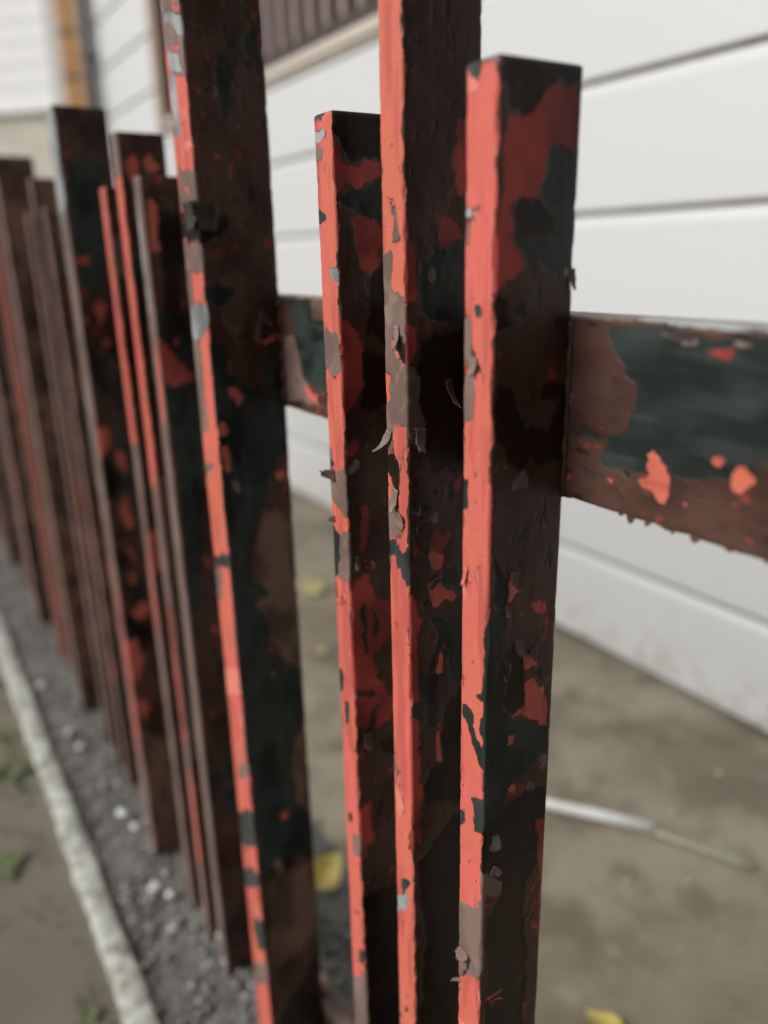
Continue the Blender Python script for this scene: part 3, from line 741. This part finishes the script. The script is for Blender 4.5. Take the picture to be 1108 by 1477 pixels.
def flake(picket, spec, face, u, z, wid, length, ang, curl, outer, inner, lift=.3, seed=0, twist=0.0):
    """A curled scab of paint still hanging on the steel: hinged at (u, z) on one face, growing along angle ang in the
    face's plane and curling away from it through the angle curl.  Millimetres and degrees."""
    x0, y0 = spec
    rr = random.Random(seed)
    if face == 'D': O = Vector((x0 + u / 1000, y0, z / 1000)); eu = Vector((1, 0, 0)); en = Vector((0, -1, 0))
    else: O = Vector((x0, y0 - u / 1000, z / 1000)); eu = Vector((0, -1, 0)); en = Vector((-1, 0, 0))
    ez = Vector((0, 0, 1)); a = math.radians(ang)
    e1 = eu * math.cos(a) + ez * math.sin(a); e2 = eu * -math.sin(a) + ez * math.cos(a)
    cr = math.radians(curl); nl, nw = 10, 6; th = .35
    q0 = rr.uniform(.75, 1.0); prof = [q0 * rr.uniform(.82, 1.1) * (1 - .75 * max(0, i / nl - rr.uniform(.35, .6)) / .65) for i in range(nl + 1)]; drift = rr.uniform(-.35, .35)
    top = []; bot = []
    x = 0; h = lift; ds = length / nl
    for i in range(nl + 1):
        f = i / nl; g_ = cr * f ** 1.3
        nx, nh = -math.sin(g_), math.cos(g_)
        w = wid * prof[i] * rr.uniform(.88, 1.08)
        sh = (twist + drift) * f * wid
        for k in range(nw + 1):
            s = (k / nw - .5) * w + sh + rr.uniform(-.35, .35) * (1 if k in (0, nw) else .2)
            cup = -.10 * (2 * k / nw - 1) ** 2 * w * .4 * (1 if curl > 0 else 1)
            px = x + nx * cup; ph = h - nh * cup * .8
            top.append(O + (e1 * (px + nx * th) + e2 * s + en * (ph + nh * th)) / 1000)
            bot.append(O + (e1 * px + e2 * s + en * ph) / 1000)
        x += math.cos(g_) * ds; h += math.sin(g_) * ds
    for kk_ in range(nw + 1):          # torn free end
        t_ = rr.uniform(-.16, .10) * length / 1000
        for L_ in (top, bot): L_[nl * (nw + 1) + kk_] = L_[nl * (nw + 1) + kk_] + (L_[nl * (nw + 1) + kk_] - L_[(nl - 2) * (nw + 1) + kk_]).normalized() * t_
    V = top + bot; q = (nl + 1) * (nw + 1); F = []; mi = []
    R_ = nw + 1
    for i in range(nl):
        for k in range(nw):
            A_ = i * R_ + k
            F.append((A_, A_ + R_, A_ + R_ + 1, A_ + 1)); mi.append(0)
            F.append((q + A_, q + A_ + 1, q + A_ + R_ + 1, q + A_ + R_)); mi.append(1)
    rim = [k for k in range(R_)] + [i * R_ + nw for i in range(1, nl + 1)] + [nl * R_ + k for k in range(nw - 1, -1, -1)] + [i * R_ for i in range(nl - 1, 0, -1)]
    for i in range(len(rim)):
        p, n = rim[i], rim[(i + 1) % len(rim)]
        F.append((p, n, q + n, q + p)); mi.append(1)
    me = mesh_from('paint_flake', V, F, True)
    me.materials.append(outer); me.materials.append(inner)
    me.polygons.foreach_set('material_index', mi)
    bm = bmesh.new(); bm.from_mesh(me); bmesh.ops.recalc_face_normals(bm, faces=bm.faces[:]); bm.to_mesh(me); bm.free()
    o = bpy.data.objects.new('paint_flake', me); C.objects.link(o); o.parent = picket
    return o

fence = empty('picket_fence', (0, 0, 0))
tag(fence, 'dark steel picket fence with peeling brown, green and red paint', 'fence')
XF, XP, XR = .22, .2065, .2659
SHORT, MEDIUM, TALL = 918, 961, 1012
pickets = {}
# rusty brown lower front edges of the middle group, pale grey strips on two pickets
FRONT = {'S5': [('m', [(-30, -40), (-.2, -40), (-.2, 930), (-30, 930)]), ('s', [(-30, 800), (-12, 800), (-13, 905), (-30, 905)]), ('r', [(-14, 690), (-3, 700), (-2, 760), (-9, 770)])],
 'M6': [('m', [(-30, -40), (-.2, -40), (-.2, 590), (-8, 620), (-30, 600)]), ('d', [(-16, 300), (-4, 290), (-3, 470), (-14, 490)]), ('r', [(-14, 120), (-3, 120), (-3, 250), (-12, 260)])],
 'S7': [('m', [(-30, -40), (-.2, -40), (-.2, 610), (-12, 650), (-30, 600)]), ('d', [(-15, 420), (-4, 410), (-4, 520), (-12, 530)])],
 'P8': [('s', [(-45, 830), (-26, 830), (-24, 960), (-30, 1015), (-45, 1015)]), ('s', [(-45, 520), (-32, 560), (-30, 700), (-45, 720)]), ('d', [(-20, 200), (-4, 180), (-4, 420), (-16, 430)])]}
def picket(key, kind, y, seed, fine=True, front='r', label=None, wild=1.0, **kw):
    x0 = XP if kind == 'tall' else XF
    fb = 37 if kind == 'tall' else 20.3
    da = (XR - x0) * 1000 - .4
    top = dict(short=SHORT, medium=MEDIUM, tall=TALL)[kind] + kw.pop('extra', 0)
    su, st = (1.3, 2.0) if fine else (2.6, 5.0)
    own = PATCH.get(key, []) + FRONT.get(key, [])
    o = painted_bar('picket', PICK, (x0, y, 0), da, fb, -35, top, su, st, own, seed, front, fence, wild, **kw)
    if label: o['label'] = label
    pickets[key or (kind, y)] = (o, (x0, y))
    return o
picket('R1', 'short', .2603, 11, wild=.60, label='nearest short picket, bright red front edge over a black and brown side')
picket('M2', 'medium', .3265, 22, wild=.60, label='taller picket between two short ones, brown curls on its red edge')
picket('S3', 'short', .3930, 33, wild=.60, label='third picket of the near trio, reddish worn side')
picket('P4', 'tall', .568, 44, wild=.60, extra=45, label='wide tall picket, brown side with a long green-black patch')
picket('S5', 'short', .745, 55, wild=.8, label='short picket with a dusty brown front edge')
picket('M6', 'medium', .804, 66, wild=.8, label='medium picket with a bright red upper front edge')
picket('S7', 'short', .868, 77, wild=.8)
picket('P8', 'tall', .998, 88, wild=.8, front='m', label='wide picket with red scabs on a dark side')
k = 100
for kind, y, fr in (('short', 1.190, 'm'), ('medium', 1.262, 'm'), ('short', 1.330, 'm'), ('tall', 1.478, 'm'),
                    ('short', 1.660, 'm'), ('medium', 1.726, 'r'), ('short', 1.792, 'm'), ('tall', 1.955, 'm'),
                    ('short', 2.125, 'm'), ('medium', 2.19, 'm'), ('short', 2.255, 'm'), ('tall', 2.42, 'm'),
                    ('short', 2.59, 'm'), ('medium', 2.655, 'm'), ('short', 2.72, 'm'), ('tall', 2.88, 'm'),
                    ('tall', -.060, 'r'), ('short', -.215, 'r'), ('medium', -.281, 'r'), ('short', -.347, 'r')):
    k += 7
    picket(None, kind, y, k, False, fr, wild=.74 if y > 1 else 1.0, side='y' if y > 1 else 'b')
RAILAX = ((0, 0, -1), (1, 0, 0), (0, 1, 0))
rail = painted_bar('rail', RAILAX, (XR, 0, .8175), 85, 22, -420, 2960, 1.7, 2.6, [('m', [(-25, -420), (.6, -420), (.6, 2960), (-25, 2960)]), ('s', [(-14, 166), (1.6, 160), (1.4, 186), (2.2, 205), (.8, 226), (-14, 230)])] + PATCH['RAIL'], 201, 'm', fence, .62, flip=True)  # the short pale band on the top edge is a painted highlight
rail['label'] = 'upper rail of flat steel behind the pickets, green worn through brown'
painted_bar('rail', RAILAX, (XR, 0, .084), 60, 22, -420, 2960, 3.5, 4.5, [('g', [(-5, 380), (90, 380), (90, 520), (-5, 560)])], 231, 'm', fence, .9, flip=True)

# curled paint
def fk(key, *a, **kw):
    o, spec = pickets[key]
    return flake(o, spec, *a, **kw)
fk('R1', 'F', -17.5, 437, 3.2, 7.5, 215, 62, M_MAUVE, M_PINK, seed=1)
fk('R1', 'F', -14.0, 462, 9.0, 9.5, 250, 38, M_MAUVE, M_BLACK, seed=2, lift=.2)
fk('R1', 'D', 15.5, 700, 6.0, 11.0, 268, 74, M_BROWN, M_PINK, seed=3)
fk('R1', 'D', 12.0, 683, 4.0, 6.0, 260, 60, M_BROWN, M_PINK, seed=31)
fk('R1', 'D', 20.0, 662, 7.0, 8.0, 262, 48, M_BROWN, M_GREY, seed=4)
fk('R1', 'D', 30.0, 655, 5.0, 7.0, 280, 56, M_BROWN, M_GREY, seed=5)
fk('R1', 'D', 44.0, 838, 4.0, 9.0, 275, 34, M_BROWN, M_GREY, seed=6)
fk('R1', 'D', 6.0, 528, 7.0, 7.0, 330, 35, M_MAUVE, M_PINK, seed=7)
fk('R1', 'D', 8.0, 430, 4.5, 8.0, 20, 66, M_BROWN, M_RED, seed=8)
fk('R1', 'F', -12.0, 802, 5.0, 8.5, 262, 30, M_MAUVE, M_BLACK, seed=9)
fk('R1', 'F', -16.5, 700, 3.0, 9.0, 262, 34, M_RED, M_PINK, seed=10)
fk('M2', 'F', -16.5, 757, 7.0, 15.0, 262, 78, M_MAUVE, M_BLACK, seed=12, twist=-.3)
fk('M2', 'F', -12.0, 726, 8.0, 14.0, 262, 44, M_MAUVE, M_BLACK, seed=13)
fk('M2', 'F', -8.0, 812, 6.0, 12.0, 268, 42, M_MAUVE, M_BLACK, seed=14, twist=.25)
fk('M2', 'F', -9.0, 704, 9.0, 10.0, 75, 30, M_MAUVE, M_PINK, seed=15)
fk('M2', 'D', 26.0, 783, 4.5, 16.0, 285, 66, M_BROWN, M_PINK, seed=16)
fk('M2', 'D', 8.0, 760, 8.0, 13.0, 265, 38, M_MAUVE, M_GREY, seed=17)
fk('M2', 'D', 14.0, 668, 5.0, 9.0, 40, 44, M_BROWN, M_GREY, seed=18)
fk('S3', 'F', -13.0, 718, 9.0, 12.0, 182, 70, M_BROWN, M_BLACK, seed=19)
fk('S3', 'F', -15.0, 690, 4.0, 7.0, 200, 48, M_BROWN, M_PINK, seed=20)
fk('S3', 'D', 6.5, 668, 4.0, 9.0, 262, 52, M_BROWN, M_GREY, seed=21)
fk('S3', 'D', 8.5, 538, 6.0, 12.0, 268, 50, M_BROWN, M_GREY, seed=22)
fk('P4', 'D', 5.0, 884, 22.0, 20.0, 268, 24, M_BLACK, M_BLACK, seed=23)
fk('P4', 'F', -14.0, 886, 26.0, 22.0, 272, 24, M_BLACK, M_BLACK, seed=24)
fk('P4', 'D', 42.0, 806, 8.0, 14.0, 300, 30, M_BROWN, M_GREY, seed=25)
# paint skins hanging off the bottom edge of the rail
for i in range(11):
    y = .150 + .110 * rng.random()
    L = rng.uniform(.8, 2.2) if i % 4 else rng.uniform(2.4, 3.6)
    verts = []
    w = rng.uniform(2.0, 7.0) / 1000; dx = rng.uniform(-.6, .4) / 1000
    z0 = .8175 - .0845
    pts = [(-.5, .3), (.5, .3), (.42, -.45), (.12, -1.0), (-.15, -.9), (-.4, -.4)]
    vv = [(XR + .0004 + (dx if q < 0 else 0), y + p * w, z0 + q * L / 1000) for p, q in pts]
    vv += [(a + .0004, b, c) for a, b, c in vv]
    n = len(pts)
    ff = [tuple(range(n)), tuple(reversed(range(n, 2 * n)))] + [(j, (j + 1) % n, (j + 1) % n + n, j + n) for j in range(n)]
    link('paint_flake', mesh_from('paint_flake', vv, ff), M_BROWN, rail)
# weld beads where the wide pickets meet the rail
for key in ('R1', 'M2', 'S3', 'P4', 'S5', 'M6', 'S7', 'P8'):
    o, (x0, y0) = pickets[key]
    big = 1.0 if key[0] == 'P' else .55
    pts = [(XR - .0005, y0 - .0008 * big, .8165 - i * .0042) for i in range(21)]
    link('weld_bead', tube_mesh('weld_bead', pts, [(.0022 + .0010 * math.sin(i * 1.9)) * big for i in range(21)], 10, True, .12), M_BROWN, o)

# ------------------------------------------------------------------ the house
def siding_material(name, col, dirt=(.45, .43, .36)):
    k = N(name); co = k.coord('Object')
    a = k.noise(1.4, 4, .6, k.coord('Object', (1, 1, 3))); s = k.noise(1, 3, .6, k.coord('Object', (14, 14, 2.2))); f = k.noise(700, 2, .5, co)
    c = k.mix(k.ramp(a, .45, .75, 0, .10), col, dirt)
    c = k.mix(k.ramp(s, .55, .8, 0, .10), c, dirt)
    geo = k.new('ShaderNodeNewGeometry'); sp = k.new('ShaderNodeSeparateXYZ'); k.l.new(geo.outputs['Position'], sp.inputs[0])
    splash = k.math('MULTIPLY', k.ramp(sp.outputs[2], .0, .16, 1, 0), k.ramp(k.noise(26, 4, .65, co), .40, .72, 0, .55))   # mud splashed up from the ground
    c = k.mix(splash, c, (.24, .205, .15))
    return k.out(c, .42, k.bump(f, .12, .0006), .45)
SIDING = siding_material('white_vinyl_siding', (.55, .557, .556))
LIP_SHADE = simple('painted_lip_shade', (.17, .155, .125), .9, .3, 30)
def plank(parent, x, y0, y1, z0, z1, mat, out=.0100):
    """one lap-siding board facing -x: a coved upper shoulder, a flat face and a proud lower lip"""
    h = z1 - z0
    prof = [(x + .004, z1 + .010), (x - .002, z1 + .004), (x - .003, z1 - .008), (x - .0045, z1 - .014), (x - out + .001, z1 - .021), (x - out, z1 - .027), (x - out - .001, z0 + h * .4), (x - out - .001, z0 + .006), (x - out + .0005, z0 + .0015), (x - out + .003, z0 + .0005), (x + .002, z0 + .002), (x + .006, z0 + .004)]
    n = len(prof)
    V = [(a, y0, b) for a, b in prof] + [(a, y1, b) for a, b in prof]
    F = [(i, i + 1, n + i + 1, n + i) for i in range(n - 1)] + [(n - 1, 0, n, 2 * n - 1)]
    F += [tuple(range(n)), tuple(reversed(range(n, 2 * n)))]
    me = mesh_from('siding_plank', V, F)
    bm = bmesh.new(); bm.from_mesh(me); bmesh.ops.recalc_face_normals(bm, faces=bm.faces[:]); bm.to_mesh(me); bm.free()
    o = link('siding_plank', me, [mat, LIP_SHADE], parent)
    for p in me.polygons:            # shade under the lip, painted dark onto the joint faces
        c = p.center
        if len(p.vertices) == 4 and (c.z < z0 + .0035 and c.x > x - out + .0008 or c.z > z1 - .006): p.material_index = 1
    return o
XW, XW2 = 1.2184, 1.300
COURSE, LZ = .2325, .0725 + EYE
house = empty('house', (XW, 1.5, 0))
tag(house, 'white house wall of wide lap siding behind the fence', 'house')
house.matrix_world = Matrix.Identity(4)
house.location = (0, 0, 0)
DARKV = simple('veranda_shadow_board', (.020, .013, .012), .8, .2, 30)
link('wall', box_mesh('wall', XW + .012, XW + .2, -1.6, 3.58, .012, 1.38), simple('sheathing', (.25, .24, .22), .9), house)
link('wall', box_mesh('wall', XW2 + .012, XW2 + .2, 3.58, 5.02, .012, 3.2), bpy.data.materials['sheathing'], house)
link('wall', box_mesh('wall', XW + .012, XW + .2, -1.6, 1.50, 1.381, 3.2), bpy.data.materials['sheathing'], house)
z = LZ - 4 * COURSE + .004
levels = [max(.012, LZ + (i - 4) * COURSE) for i in range(15)]
for i in range(14):
    z0, z1 = levels[i], levels[i + 1]
    if z1 > 3.2: break
    if z0 < EYE + .5: plank(house, XW + .012, -1.6, 3.585, z0, z1, SIDING)
    else: plank(house, XW + .012, -1.6, 1.50, z0, z1, SIDING)
    plank(house, XW2 + .012, 3.60, 5.02, z0, z1, SIDING)
# veranda screen above the sill: brown posts, a dark bottom rail and pale brown balusters before a dark board
TRIM = simple('beige_sill_paint', (.52, .46, .39), .5, .1, 30)
SB = EYE + .548
sill = link('sill', box_mesh('sill', XW - .014, XW + .16, 1.50, 3.60, SB, SB + .030, .004), TRIM, house)
link('sill_lip', box_mesh('sill_lip', XW - .003, XW + .02, 1.50, 3.60, SB - .020, SB - .0015, .003), simple('sill_lip_paint', (.40, .36, .31), .6), sill)
VB = simple('dark_brown_stain', (.042, .024, .020), .6, .25, 40)
VP = simple('faded_brown_baluster', (.25, .18, .17), .6, .25, 40)
screen = link('veranda_rail', box_mesh('veranda_rail', XW + .02, XW + .06, 1.50, 3.60, SB + .033, SB + .085, .004), VB, house)
for i in range(21):
    y = 1.55 + i * .098
    link('baluster', box_mesh('baluster', XW + .034, XW + .044, y, y + .036, SB + .082, SB + .95, .003), VP, screen)
link('veranda_rail', box_mesh('veranda_rail', XW + .02, XW + .06, 1.50, 3.60, SB + .952, SB + 1.0, .004), VB, house)
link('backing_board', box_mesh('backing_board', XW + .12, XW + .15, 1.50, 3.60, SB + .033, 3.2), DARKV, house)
POSTC = simple('brown_post_paint', (.27, .19, .145), .6, .2, 20)
link('veranda_post', box_mesh('veranda_post', XW - .02, XW + .09, 3.60, 3.70, SB - .02, 3.2, .005), POSTC, house)
link('corner_trim', box_mesh('corner_trim', XW - .006, XW + .10, 3.586, 3.640, .012, SB - .022, .004), SIDING, house)
pipe = link('downpipe', tube_mesh('downpipe', [(XW2 - .05, 4.93, .05), (XW2 - .05, 4.93, 1.5), (XW2 - .05, 4.93, 3.25)], [.036] * 3, 18), simple('dark_grey_downpipe_paint', (.075, .07, .062), .45, .15, 20), house)
for zz in (.9, 1.9, 2.8):
    link('pipe_bracket', box_mesh('pipe_bracket', XW2 - .092, XW2 + .01, 4.915, 4.945, zz, zz + .03, .003), DARKV, pipe)
link('corner_trim', box_mesh('corner_trim', XW2 - .012, XW2 + .10, 5.02, 5.10, .012, 3.2, .004), SIDING, house)
link('eave', box_mesh('eave', XW - .35, XW2 + .9, -1.8, 5.3, 3.24, 3.40, .01), TRIM, house)

# ------------------------------------------------------------------ the neighbour's outbuilding at the far end
nb = empty('outbuilding', (0, 0, 0))
tag(nb, 'bright white clapboard building beyond the far end of the fence', 'building')
Rn = Matrix.Translation((1.325, 7.0, 0)) @ Matrix.Rotation(math.radians(-45), 4, 'Z')
nb.matrix_world = Rn
WHITE = siding_material('bright_white_clapboard', (.93, .93, .92))
ZB = EYE + 1.15
def cb(name, *a, mat=WHITE, bevel=.003, par=None):
    return link(name, box_mesh(name, *a, bevel), mat, par or nb)
cb('wall', -2.4, .20, .05, .20, ZB - .004, 4.3)
for i in range(16):
    z0 = ZB + i * .145
    V = [(-2.4, .05, z0 + .15), (-2.4, .042, z0 + .145), (-2.4, .037, z0 + .004), (-2.4, .039, z0), (-2.4, .05, z0 + .001)]
    n = len(V); V = V + [(.160, b, c) for a, b, c in V]
    F = [(i_, (i_ + 1) % n, n + (i_ + 1) % n, n + i_) for i_ in range(n)] + [tuple(range(n)), tuple(reversed(range(n, 2 * n)))]
    me = mesh_from('clapboard', V, F)
    bm = bmesh.new(); bm.from_mesh(me); bmesh.ops.recalc_face_normals(bm, faces=bm.faces[:]); bm.to_mesh(me); bm.free()
    link('clapboard', me, WHITE, nb)
cb('corner_board', .162, .285, .012, .20, ZB - .03, 4.3, mat=simple('grey_white_trim', (.62, .60, .57), .6))
cb('fascia', -2.4, .160, .016, .20, ZB - .035, ZB - .002)
cb('lower_wall', -2.4, .16, .055, .20, -.02, ZB - .036, mat=simple('cream_render', (.66, .63, .54), .9, .1, 6, .3, .004))
tp = empty('timber_post', (0, 0, 0)); tp.matrix_world = Rn
tag(tp, 'orange brown timber post beside the white clapboard corner', 'post')
ok = N('orange_timber'); oc = ok.coord('Object')
og = ok.noise(3, 5, .6, ok.coord('Object', (30, 30, 2)), .6)
ocol = ok.mix(ok.ramp(og, .35, .7), (.52, .27, .10), (.36, .17, .06))
ocol = ok.mix(ok.ramp(ok.noise(2.4, 2, .5, ok.coord('Object', (1, 1, 1.6))), .58, .68, 0, .8), ocol, (.16, .085, .04))
OR = ok.out(ocol, .6, ok.bump(og, .4, .003), .3)
link('shaft', box_mesh('shaft', .295, .470, -.02, .12, -.02, 4.3, .006), OR, tp)
for zz in (EYE + 1.30, EYE + 1.60, EYE + 1.92, EYE + 2.4):
    link('strap', box_mesh('strap', .290, .475, -.024, .124, zz, zz + .03, .002), simple('dark_strap', (.10, .065, .035), .5), tp)

# ------------------------------------------------------------------ unseen board screen, added to keep light off the pickets' camera-facing sides
scr = empty('added_shade_screen', (0, 0, 0))
tag(scr, 'unseen dark board screen added to shade the camera-facing picket sides', 'screen')
SB1 = simple('dark_board_stain', (.045, .034, .027), .7, .3, 12)
bd = box_mesh('board', 0, .142, 0, .022, 0, 2.05, .003)
for i in range(15):
    o = link('board', bd, SB1, scr); o.location = (-.98 + i * .146, -1.05 + rng.uniform(-.003, .003), .02)
for zz in (.4, 1.6): link('cross_rail', box_mesh('cross_rail', -.98, 1.20, -1.09, -1.054, zz, zz + .07, .003), SB1, scr)

# ------------------------------------------------------------------ small things on the ground
LEAFM = {}
def leaf_mat(name, col):
    k = N(name); co = k.coord('Object')
    c = k.mix(k.ramp(k.noise(120, 3, .6, co), .45, .7, 0, .5), col, tuple(v * .6 for v in col))
    return k.out(c, .5, None, .4)
def leaf(loc, size, rz, tilt, col, label, fold=.35, face=None):
    nl, nw = 12, 6; V = []; F = []
    for i in range(nl + 1):
        f = i / nl
        w = .40 * math.sin(math.pi * min(1, f * 1.02) ** .75) ** .9 if 0 < f < 1 else .012
        for k in range(nw + 1):
            s = k / nw * 2 - 1
            ser = 1 + (.07 if (i % 2) else -.05) * (abs(s) == 1)
            V.append((f - .5, s * w * ser, abs(s) * w * fold + .12 * (f - .5) ** 2 - .03 * math.sin(f * 9) * abs(s)))
    R_ = nw + 1
    for i in range(nl):
        for k in range(nw): F.append((i * R_ + k, (i + 1) * R_ + k, (i + 1) * R_ + k + 1, i * R_ + k + 1))
    me = mesh_from('blade', [(a * size, b * size, c * size) for a, b, c in V], F, True)
    e = empty('fallen_leaf', loc)
    e.rotation_euler = (tilt, 0, rz)
    if face: e.rotation_euler = (Vector(face).to_track_quat('Z', 'Y').to_matrix() @ Matrix.Rotation(rz, 3, 'Z')).to_euler()
    m = leaf_mat('leaf_skin', col)
    link('blade', me, m, e)
    link('stalk', tube_mesh('stalk', [(-.5 * size, 0, .03 * size), (-.66 * size, .03 * size, .05 * size), (-.85 * size, .10 * size, .01 * size)], [.014 * size] * 3, 6), m, e)
    tag(e, label, 'leaf', 'yellow fallen leaves')
    return e
YEL = (.62, .50, .13)
leaf((.851, 1.725, .010), .085, .25, .25, (.60, .55, .26), 'pale yellow leaf on the concrete just right of the wide tall picket')
leaf((.703, 1.408, .008), .035, 1.2, .15, (.55, .42, .20), 'tiny tan leaf on the concrete below the pale yellow one')
leaf((.395, .800, .026), .056, 1.0, .55, YEL, 'bright yellow leaf on the gravel beside the third near picket', .45, (-.45, -.55, .7))
leaf((.545, .432, .010), .050, 1.5, .3, YEL, 'yellow leaf at the bottom edge right of the nearest picket', .5)

pg = empty('plastic_pipe', (.76, .74, 0))
tag(pg, 'thin white plastic pipe with a grey green end lying on the yard', 'pipe')
pg.location = (0, 0, 0)
wm = simple('white_plastic', (.84, .85, .84), .35, .12, 60)
gm = simple('grey_green_hose', (.36, .37, .31), .6, .2, 60)
link('sleeve', tube_mesh('sleeve', [(.60, .95, .0135), (.70, .82, .0125), (.765, .733, .012), (.808, .675, .0125), (.852, .612, .012)], [.0078, .0078, .0076, .0080, .0076], 16, True, .02), wm, pg)
link('hose', tube_mesh('hose', [(.846, .622, .0075), (.866, .580, .0065), (.884, .545, .006), (.897, .515, .006), (.910, .484, .006)], [.0050, .0048, .0046, .0044, .0040], 12, True, .04), gm, pg)

# single pale pebbles one can pick out
PEB = simple('pale_pebble_stone', (.44, .41, .345), .5, .15, 200)
def pebble(x, y, r, label, seed, m=None):
    rr = random.Random(seed); bm = bmesh.new(); bmesh.ops.create_icosphere(bm, subdivisions=2, radius=1)
    a, b, c = rr.uniform(.9, 1.35), rr.uniform(.75, 1), rr.uniform(.55, .8)
    for v in bm.verts:
        q = 1 + .12 * math.sin(v.co.x * 3 + seed) + .08 * math.sin(v.co.y * 5 + seed * 2)
        v.co = Vector((v.co.x * a, v.co.y * b, v.co.z * c)) * q * r
    me = bpy.data.meshes.new('pebble'); bm.to_mesh(me); bm.free()
    for p in me.polygons: p.use_smooth = True
    o = link('pebble', me, m or PEB); o.location = (x, y, r * .5); o.rotation_euler = (0, 0, rr.uniform(0, 3))
    tag(o, label, 'pebble', 'pale pebbles')
for i, (x, y, r, lb) in enumerate((
    (.915, .625, .0055, 'pale pebble on the yard just beyond the grey green hose'),
    (.750, .570, .0045, 'pale pebble on the yard below the white pipe'),
    (.815, .520, .0040, 'small pale pebble on the yard below the grey green hose'),
    (1.06, .645, .0055, 'pale pebble on the yard between hose and house wall'))): pebble(x, y, r, lb, i + 3)
WP = simple('white_wet_pebble', (.72, .72, .71), .25, .1, 100)
for i, (x, y, r) in enumerate(((.188, 1.115, .009), (.197, 1.070, .008), (.172, 1.34, .008), (.165, 1.405, .007), (.235, .80, .008), (.228, .755, .009), (.250, .905, .007), (.262, .86, .006), (.185, .93, .008), (.200, .905, .007), (.152, 1.62, .008))):
    pebble(x, y, r, 'small white pebble in the grey gravel between kerb and pickets', i + 30, WP)

# weeds and grass on the verge, left of the kerb
GR = N('verge_grass_blade'); ga = GR.coord('Object')
GR = GR.out(GR.mix(GR.ramp(GR.noise(9, 3, .6, ga), .35, .65), (.055, .085, .028), (.16, .18, .065)), .6, None, .3)
V = []; F = []
rr = random.Random(3)
for c in range(420):
    cx, cy = rr.uniform(-.45, .082), .45 + 2.9 * rr.random()
    if rr.random() < .35: cx = rr.uniform(.055, .085)
    for b in range(rr.randrange(4, 10)):
        a = rr.uniform(0, 6.28); L = rr.uniform(.010, .042); w = rr.uniform(.0007, .0020)
        px, py = cx + rr.uniform(-.012, .012), cy + rr.uniform(-.012, .012)
        lean = rr.uniform(.2, 1.0); q = len(V)
        for i in range(4):
            f = i / 3; ww = w * (1 - f * .9)
            ox = math.cos(a) * lean * L * f ** 1.6; oy = math.sin(a) * lean * L * f ** 1.6
            zz = -.030 + L * f * (1 - .3 * lean * f)
            V += [(px + ox - math.sin(a) * ww, py + oy + math.cos(a) * ww, zz), (px + ox + math.sin(a) * ww, py + oy - math.cos(a) * ww, zz)]
        for i in range(3): F.append((q + 2 * i, q + 2 * i + 1, q + 2 * i + 3, q + 2 * i + 2))
tag(link('grass', mesh_from('grass', V, F, True), GR), 'thin grass tufts on the soil left of the kerb', 'grass', kind='stuff')
WEED = simple('weed_leaf', (.095, .125, .045), .55, .25, 60)
def weed(x, y, s, n, label, seed):
    e = empty('weed', (x, y, -.03)); rr = random.Random(seed)
    for i in range(n):
        a = i * 2.4 + rr.uniform(-.3, .3); L = s * rr.uniform(.7, 1.1)
        V = []; F = []
        for j in range(7):
            f = j / 6; w = L * .24 * math.sin(math.pi * (f * .94 + .03)) ** .8
            r = L * (.12 + .85 * f); zz = L * (.55 * f * (1.25 - .75 * f)) + .004 + i * .001
            for kx in (-1, 0, 1):
                V.append((math.cos(a) * r - math.sin(a) * w * kx, math.sin(a) * r + math.cos(a) * w * kx, zz + abs(kx) * w * .25))
        for j in range(6):
            for kx in range(2): F.append((j * 3 + kx, (j + 1) * 3 + kx, (j + 1) * 3 + kx + 1, j * 3 + kx + 1))
        link('leaf', mesh_from('leaf', V, F, True), WEED, e)
    link('stem', tube_mesh('stem', [(0, 0, 0), (0, 0, .3 * s)], [.05 * s, .03 * s], 6), WEED, e)
    tag(e, label, 'weed', 'small weeds on the verge')
weed(.050, 1.36, .045, 7, 'leafy green weed beside the kerb, farthest of the three', 1)
weed(.005, 1.12, .040, 6, 'leafy green weed beside the kerb, middle of the three', 2)
weed(.055, .775, .036, 6, 'small green weed beside the kerb at the bottom edge', 4)
